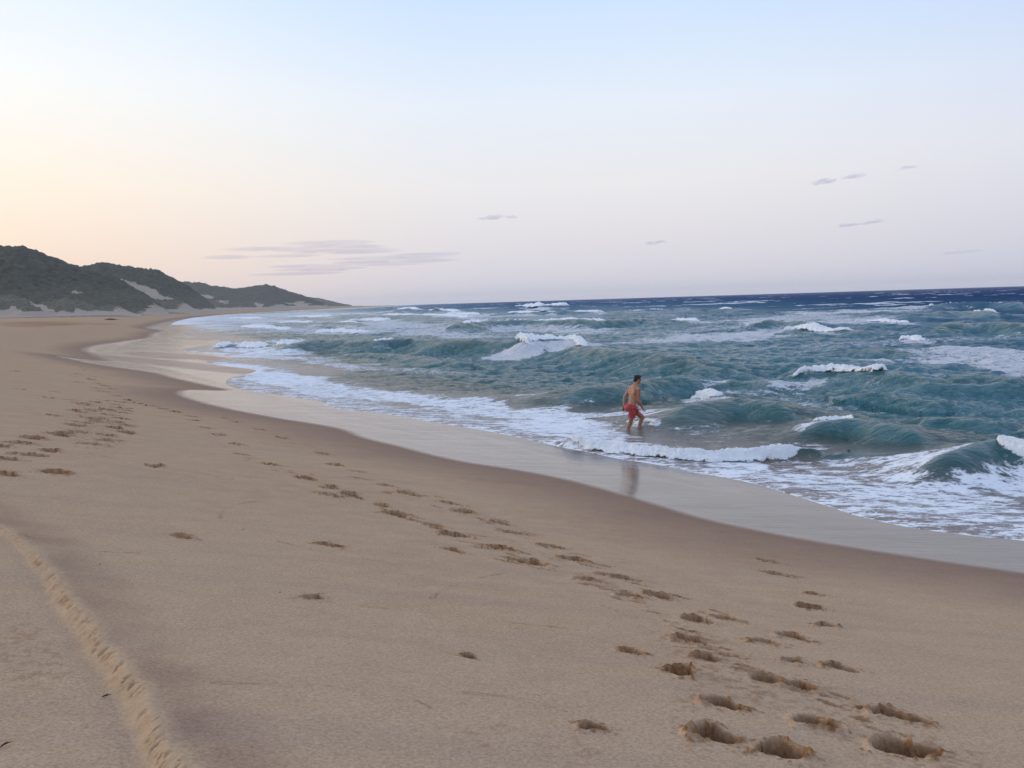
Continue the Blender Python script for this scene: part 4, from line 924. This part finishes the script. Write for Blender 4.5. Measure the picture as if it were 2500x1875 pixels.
leg_sleeve(Rh, Rk, .66, .108, .112); leg_sleeve(Lh, Lk, .50, .106, .106)
smesh = Sx.mesh('shorts', .008, 3)
# cut the hems and the waist cleanly, and wrinkle the cloth
import bmesh
bm = bmesh.new(); bm.from_mesh(smesh)
for co, no in ((Rh*.26+Rk*.74, (Rk-Rh)), (Lh*.45+Lk*.55, (Lk-Lh)), (on(.135), spine)):
    no = no/np.linalg.norm(no)
    dels = [v for v in bm.verts if (np.array(v.co)-co)@no > 0 and (abs((np.array(v.co)-co)@no) < .16) and np.linalg.norm(np.array(v.co)-co) < .21]
    bmesh.ops.delete(bm, geom=dels, context='VERTS')
bm.normal_update()
for v in bm.verts:
    c_ = v.co; v.co = c_+v.normal*float(fbm(np.array([c_.x*14+40]), np.array([c_.z*30+c_.y*10+40]), 2, 3)[0]-.5)*.018
bm.to_mesh(smesh); bm.free()
shorts = link('shorts', smesh, shorts_material(), body); sl = shorts.modifiers.new('thick', 'SOLIDIFY'); sl.thickness = .004
eyem = plain('eye_dark', (.03, .02, .02), .2)
for s_ in (-1, 1):
    Ee = Lump(); Ee.add(sph(hp(s_*.030, .076, .006), .011, base=(IV2, IF2))); link('eye', mesh_from('eye', Ee.V[0], Ee.F[0]), eyem, body)
# small white cloth in his right hand
cl_top = np.array([.115, -.13, .66]); g1, g2 = np.meshgrid(np.linspace(0, 1, 26), np.linspace(0, 1, 30))
cx_ = .165+.09*(g1-.5)*(1-.3*g2)+.07*g2; cz_ = .635-.14*g2-.02*g1; cy_ = -.06+.018*np.sin(g1*9+g2*4)+.012*np.sin(g2*11)+.0*g1
clm = mesh_from('cloth', np.stack([cx_.ravel(), cy_.ravel(), cz_.ravel()], 1), gridq(30, 26))
cloth = link('cloth', clm, plain('white_cloth', (.72, .74, .78), .8, .004, 30, .08)); cloth.location = body.location; cloth.rotation_euler = body.rotation_euler
cloth.modifiers.new('thick', 'SOLIDIFY').thickness = .006
tag(cloth, 'small white cloth held at the hip by the wading man', 'cloth')

# ------------------------------------------------------------------ small things on the beach
clod_m = plain('damp_sand_crumbs', (.30, .185, .105), .95, .006, 60, .35)
def sand_z(xy):
    """height of the finished beach mesh near a point"""
    k = np.argmin((x_b-xy[0])**2+(y_b-xy[1])**2); return float(z_b[k])
nv = len(beach.data.vertices); co = np.empty(nv*3, np.float32); beach.data.vertices.foreach_get('co', co); co = co.reshape(-1, 3); x_b, y_b, z_b = co.T
def clump(px, py, rad, n, label, seed):
    g = np.random.default_rng(seed); p, _ = on_sand([px], [py]); p = p[0]; parts = [((0, 0, 0), (rad*1.25, rad*.8, rad*.14))]
    for i in range(n):
        a = g.uniform(0, 6.28); q = min(abs(g.normal(0, .5)), 1)*rad; h = max(0, 1-q/rad*.9)*rad*.30; r_ = rad*g.uniform(.06, .2)*(1.2-q/rad*.5)
        parts.append(((q*math.cos(a)*1.3, q*math.sin(a)*.8, h*g.uniform(.2, 1)), (r_, r_*g.uniform(.7, 1.1), r_*g.uniform(.5, .9))))
    o = link('sand_clump', blobs('sand_clump', parts, (IV2, IF2), .35, seed), clod_m); o.location = (p[0], p[1], sand_z(p)-.002)
    tag(o, label, 'sand clump', 'kicked up clumps of damp sand')
clump(768, 1463, .11, 90, 'crumbly heap of damp sand alone left of the footprint trail', 1)
clump(1450, 1779, .075, 45, 'rounded damp sand clod near the bottom of the picture', 2)
clump(1146, 1606, .05, 50, 'small crumbly sand clump alone in the smooth sand at bottom centre', 3)
clump(1550, 1592, .09, 60, 'flat scatter of sand crumbs left of the deep footprints', 4)
clump(1990, 1683, .10, 80, 'crumbled sand spilling from the footprints in the middle of the deep trail', 5)
def scrap(px, py, sz, label, seed, name='seaweed_scrap'):
    g = np.random.default_rng(seed); p, _ = on_sand([px], [py]); p = p[0]; L = Lump(); q = np.array([-sz, 0, .004]); pts = [q]
    for i in range(7): q = q+np.array([sz*.3, g.normal(0, sz*.22), abs(g.normal(.0, sz*.14))-.02*sz]); q[2] = max(q[2], .003); pts.append(q)
    L.limb(pts, [sz*.05, sz*.09, sz*.16, sz*.2, sz*.17, sz*.1, sz*.07, sz*.04]); L.limb([pts[3], pts[3]+np.array([.2*sz, .45*sz, .25*sz])], [sz*.12, sz*.04])
    o = link(name, mesh_from(name, np.vstack(L.V), np.vstack(L.F)), weed_m); o.location = (p[0], p[1], sand_z(p)); tag(o, label, 'seaweed', 'dark scraps of seaweed on the sand')
weed_m = plain('dry_weed', (.035, .025, .022), .7, .002, 120, .4)
scrap(258, 1699, .022, 'dark curled scrap of seaweed at the foot of the wheel rut bank', 1)
scrap(12, 1826, .022, 'brown scrap of seaweed in the bottom left corner', 2)
scrap(245, 1390, .012, 'tiny dark scrap of seaweed on the sand above the wheel rut', 3)
scrap(684, 1451, .012, 'tiny dark scrap of seaweed beside the crumbly sand heap', 4)
scrap(594, 1295, .014, 'small dark scrap of seaweed in smooth sand left of the footprint trail', 5)
# low tuft of dune grass far along the beach
tp = on_sand([268], [781])[0][0]; g = np.random.default_rng(9); nb2 = 900; bx_ = g.normal(0, .75, nb2); by_ = g.normal(0, .4, nb2); hh = g.uniform(.1, .38, nb2)*np.exp(-(bx_/1.2)**2); le = g.normal(0, .16, (nb2, 2))
vv = []; ff = []
for i in range(nb2):
    k = len(vv); wv_ = .016; vv += [(bx_[i]-wv_, by_[i], 0), (bx_[i]+wv_, by_[i], 0), (bx_[i]+wv_*.6+le[i, 0]*.4, by_[i]+le[i, 1]*.4, hh[i]*.6), (bx_[i]-wv_*.6+le[i, 0]*.4, by_[i]+le[i, 1]*.4, hh[i]*.6), (bx_[i]+le[i, 0], by_[i]+le[i, 1], hh[i])]
    ff += [(k, k+1, k+2, k+3), (k+3, k+2, k+4)]
me = bpy.data.meshes.new('grass_tuft'); me.from_pydata(vv, [], ff); me.update()
tuft = link('grass_tuft', me, plain('dune_grass', (.09, .10, .05), .8, 0, 5, .3), smooth=False); tuft.location = (tp[0], tp[1], sand_z(tp)-.01)
tuft.scale = (1.5, 1.5, 1.5)
tag(tuft, 'low dark tuft of dune grass alone on the far beach', 'plant')
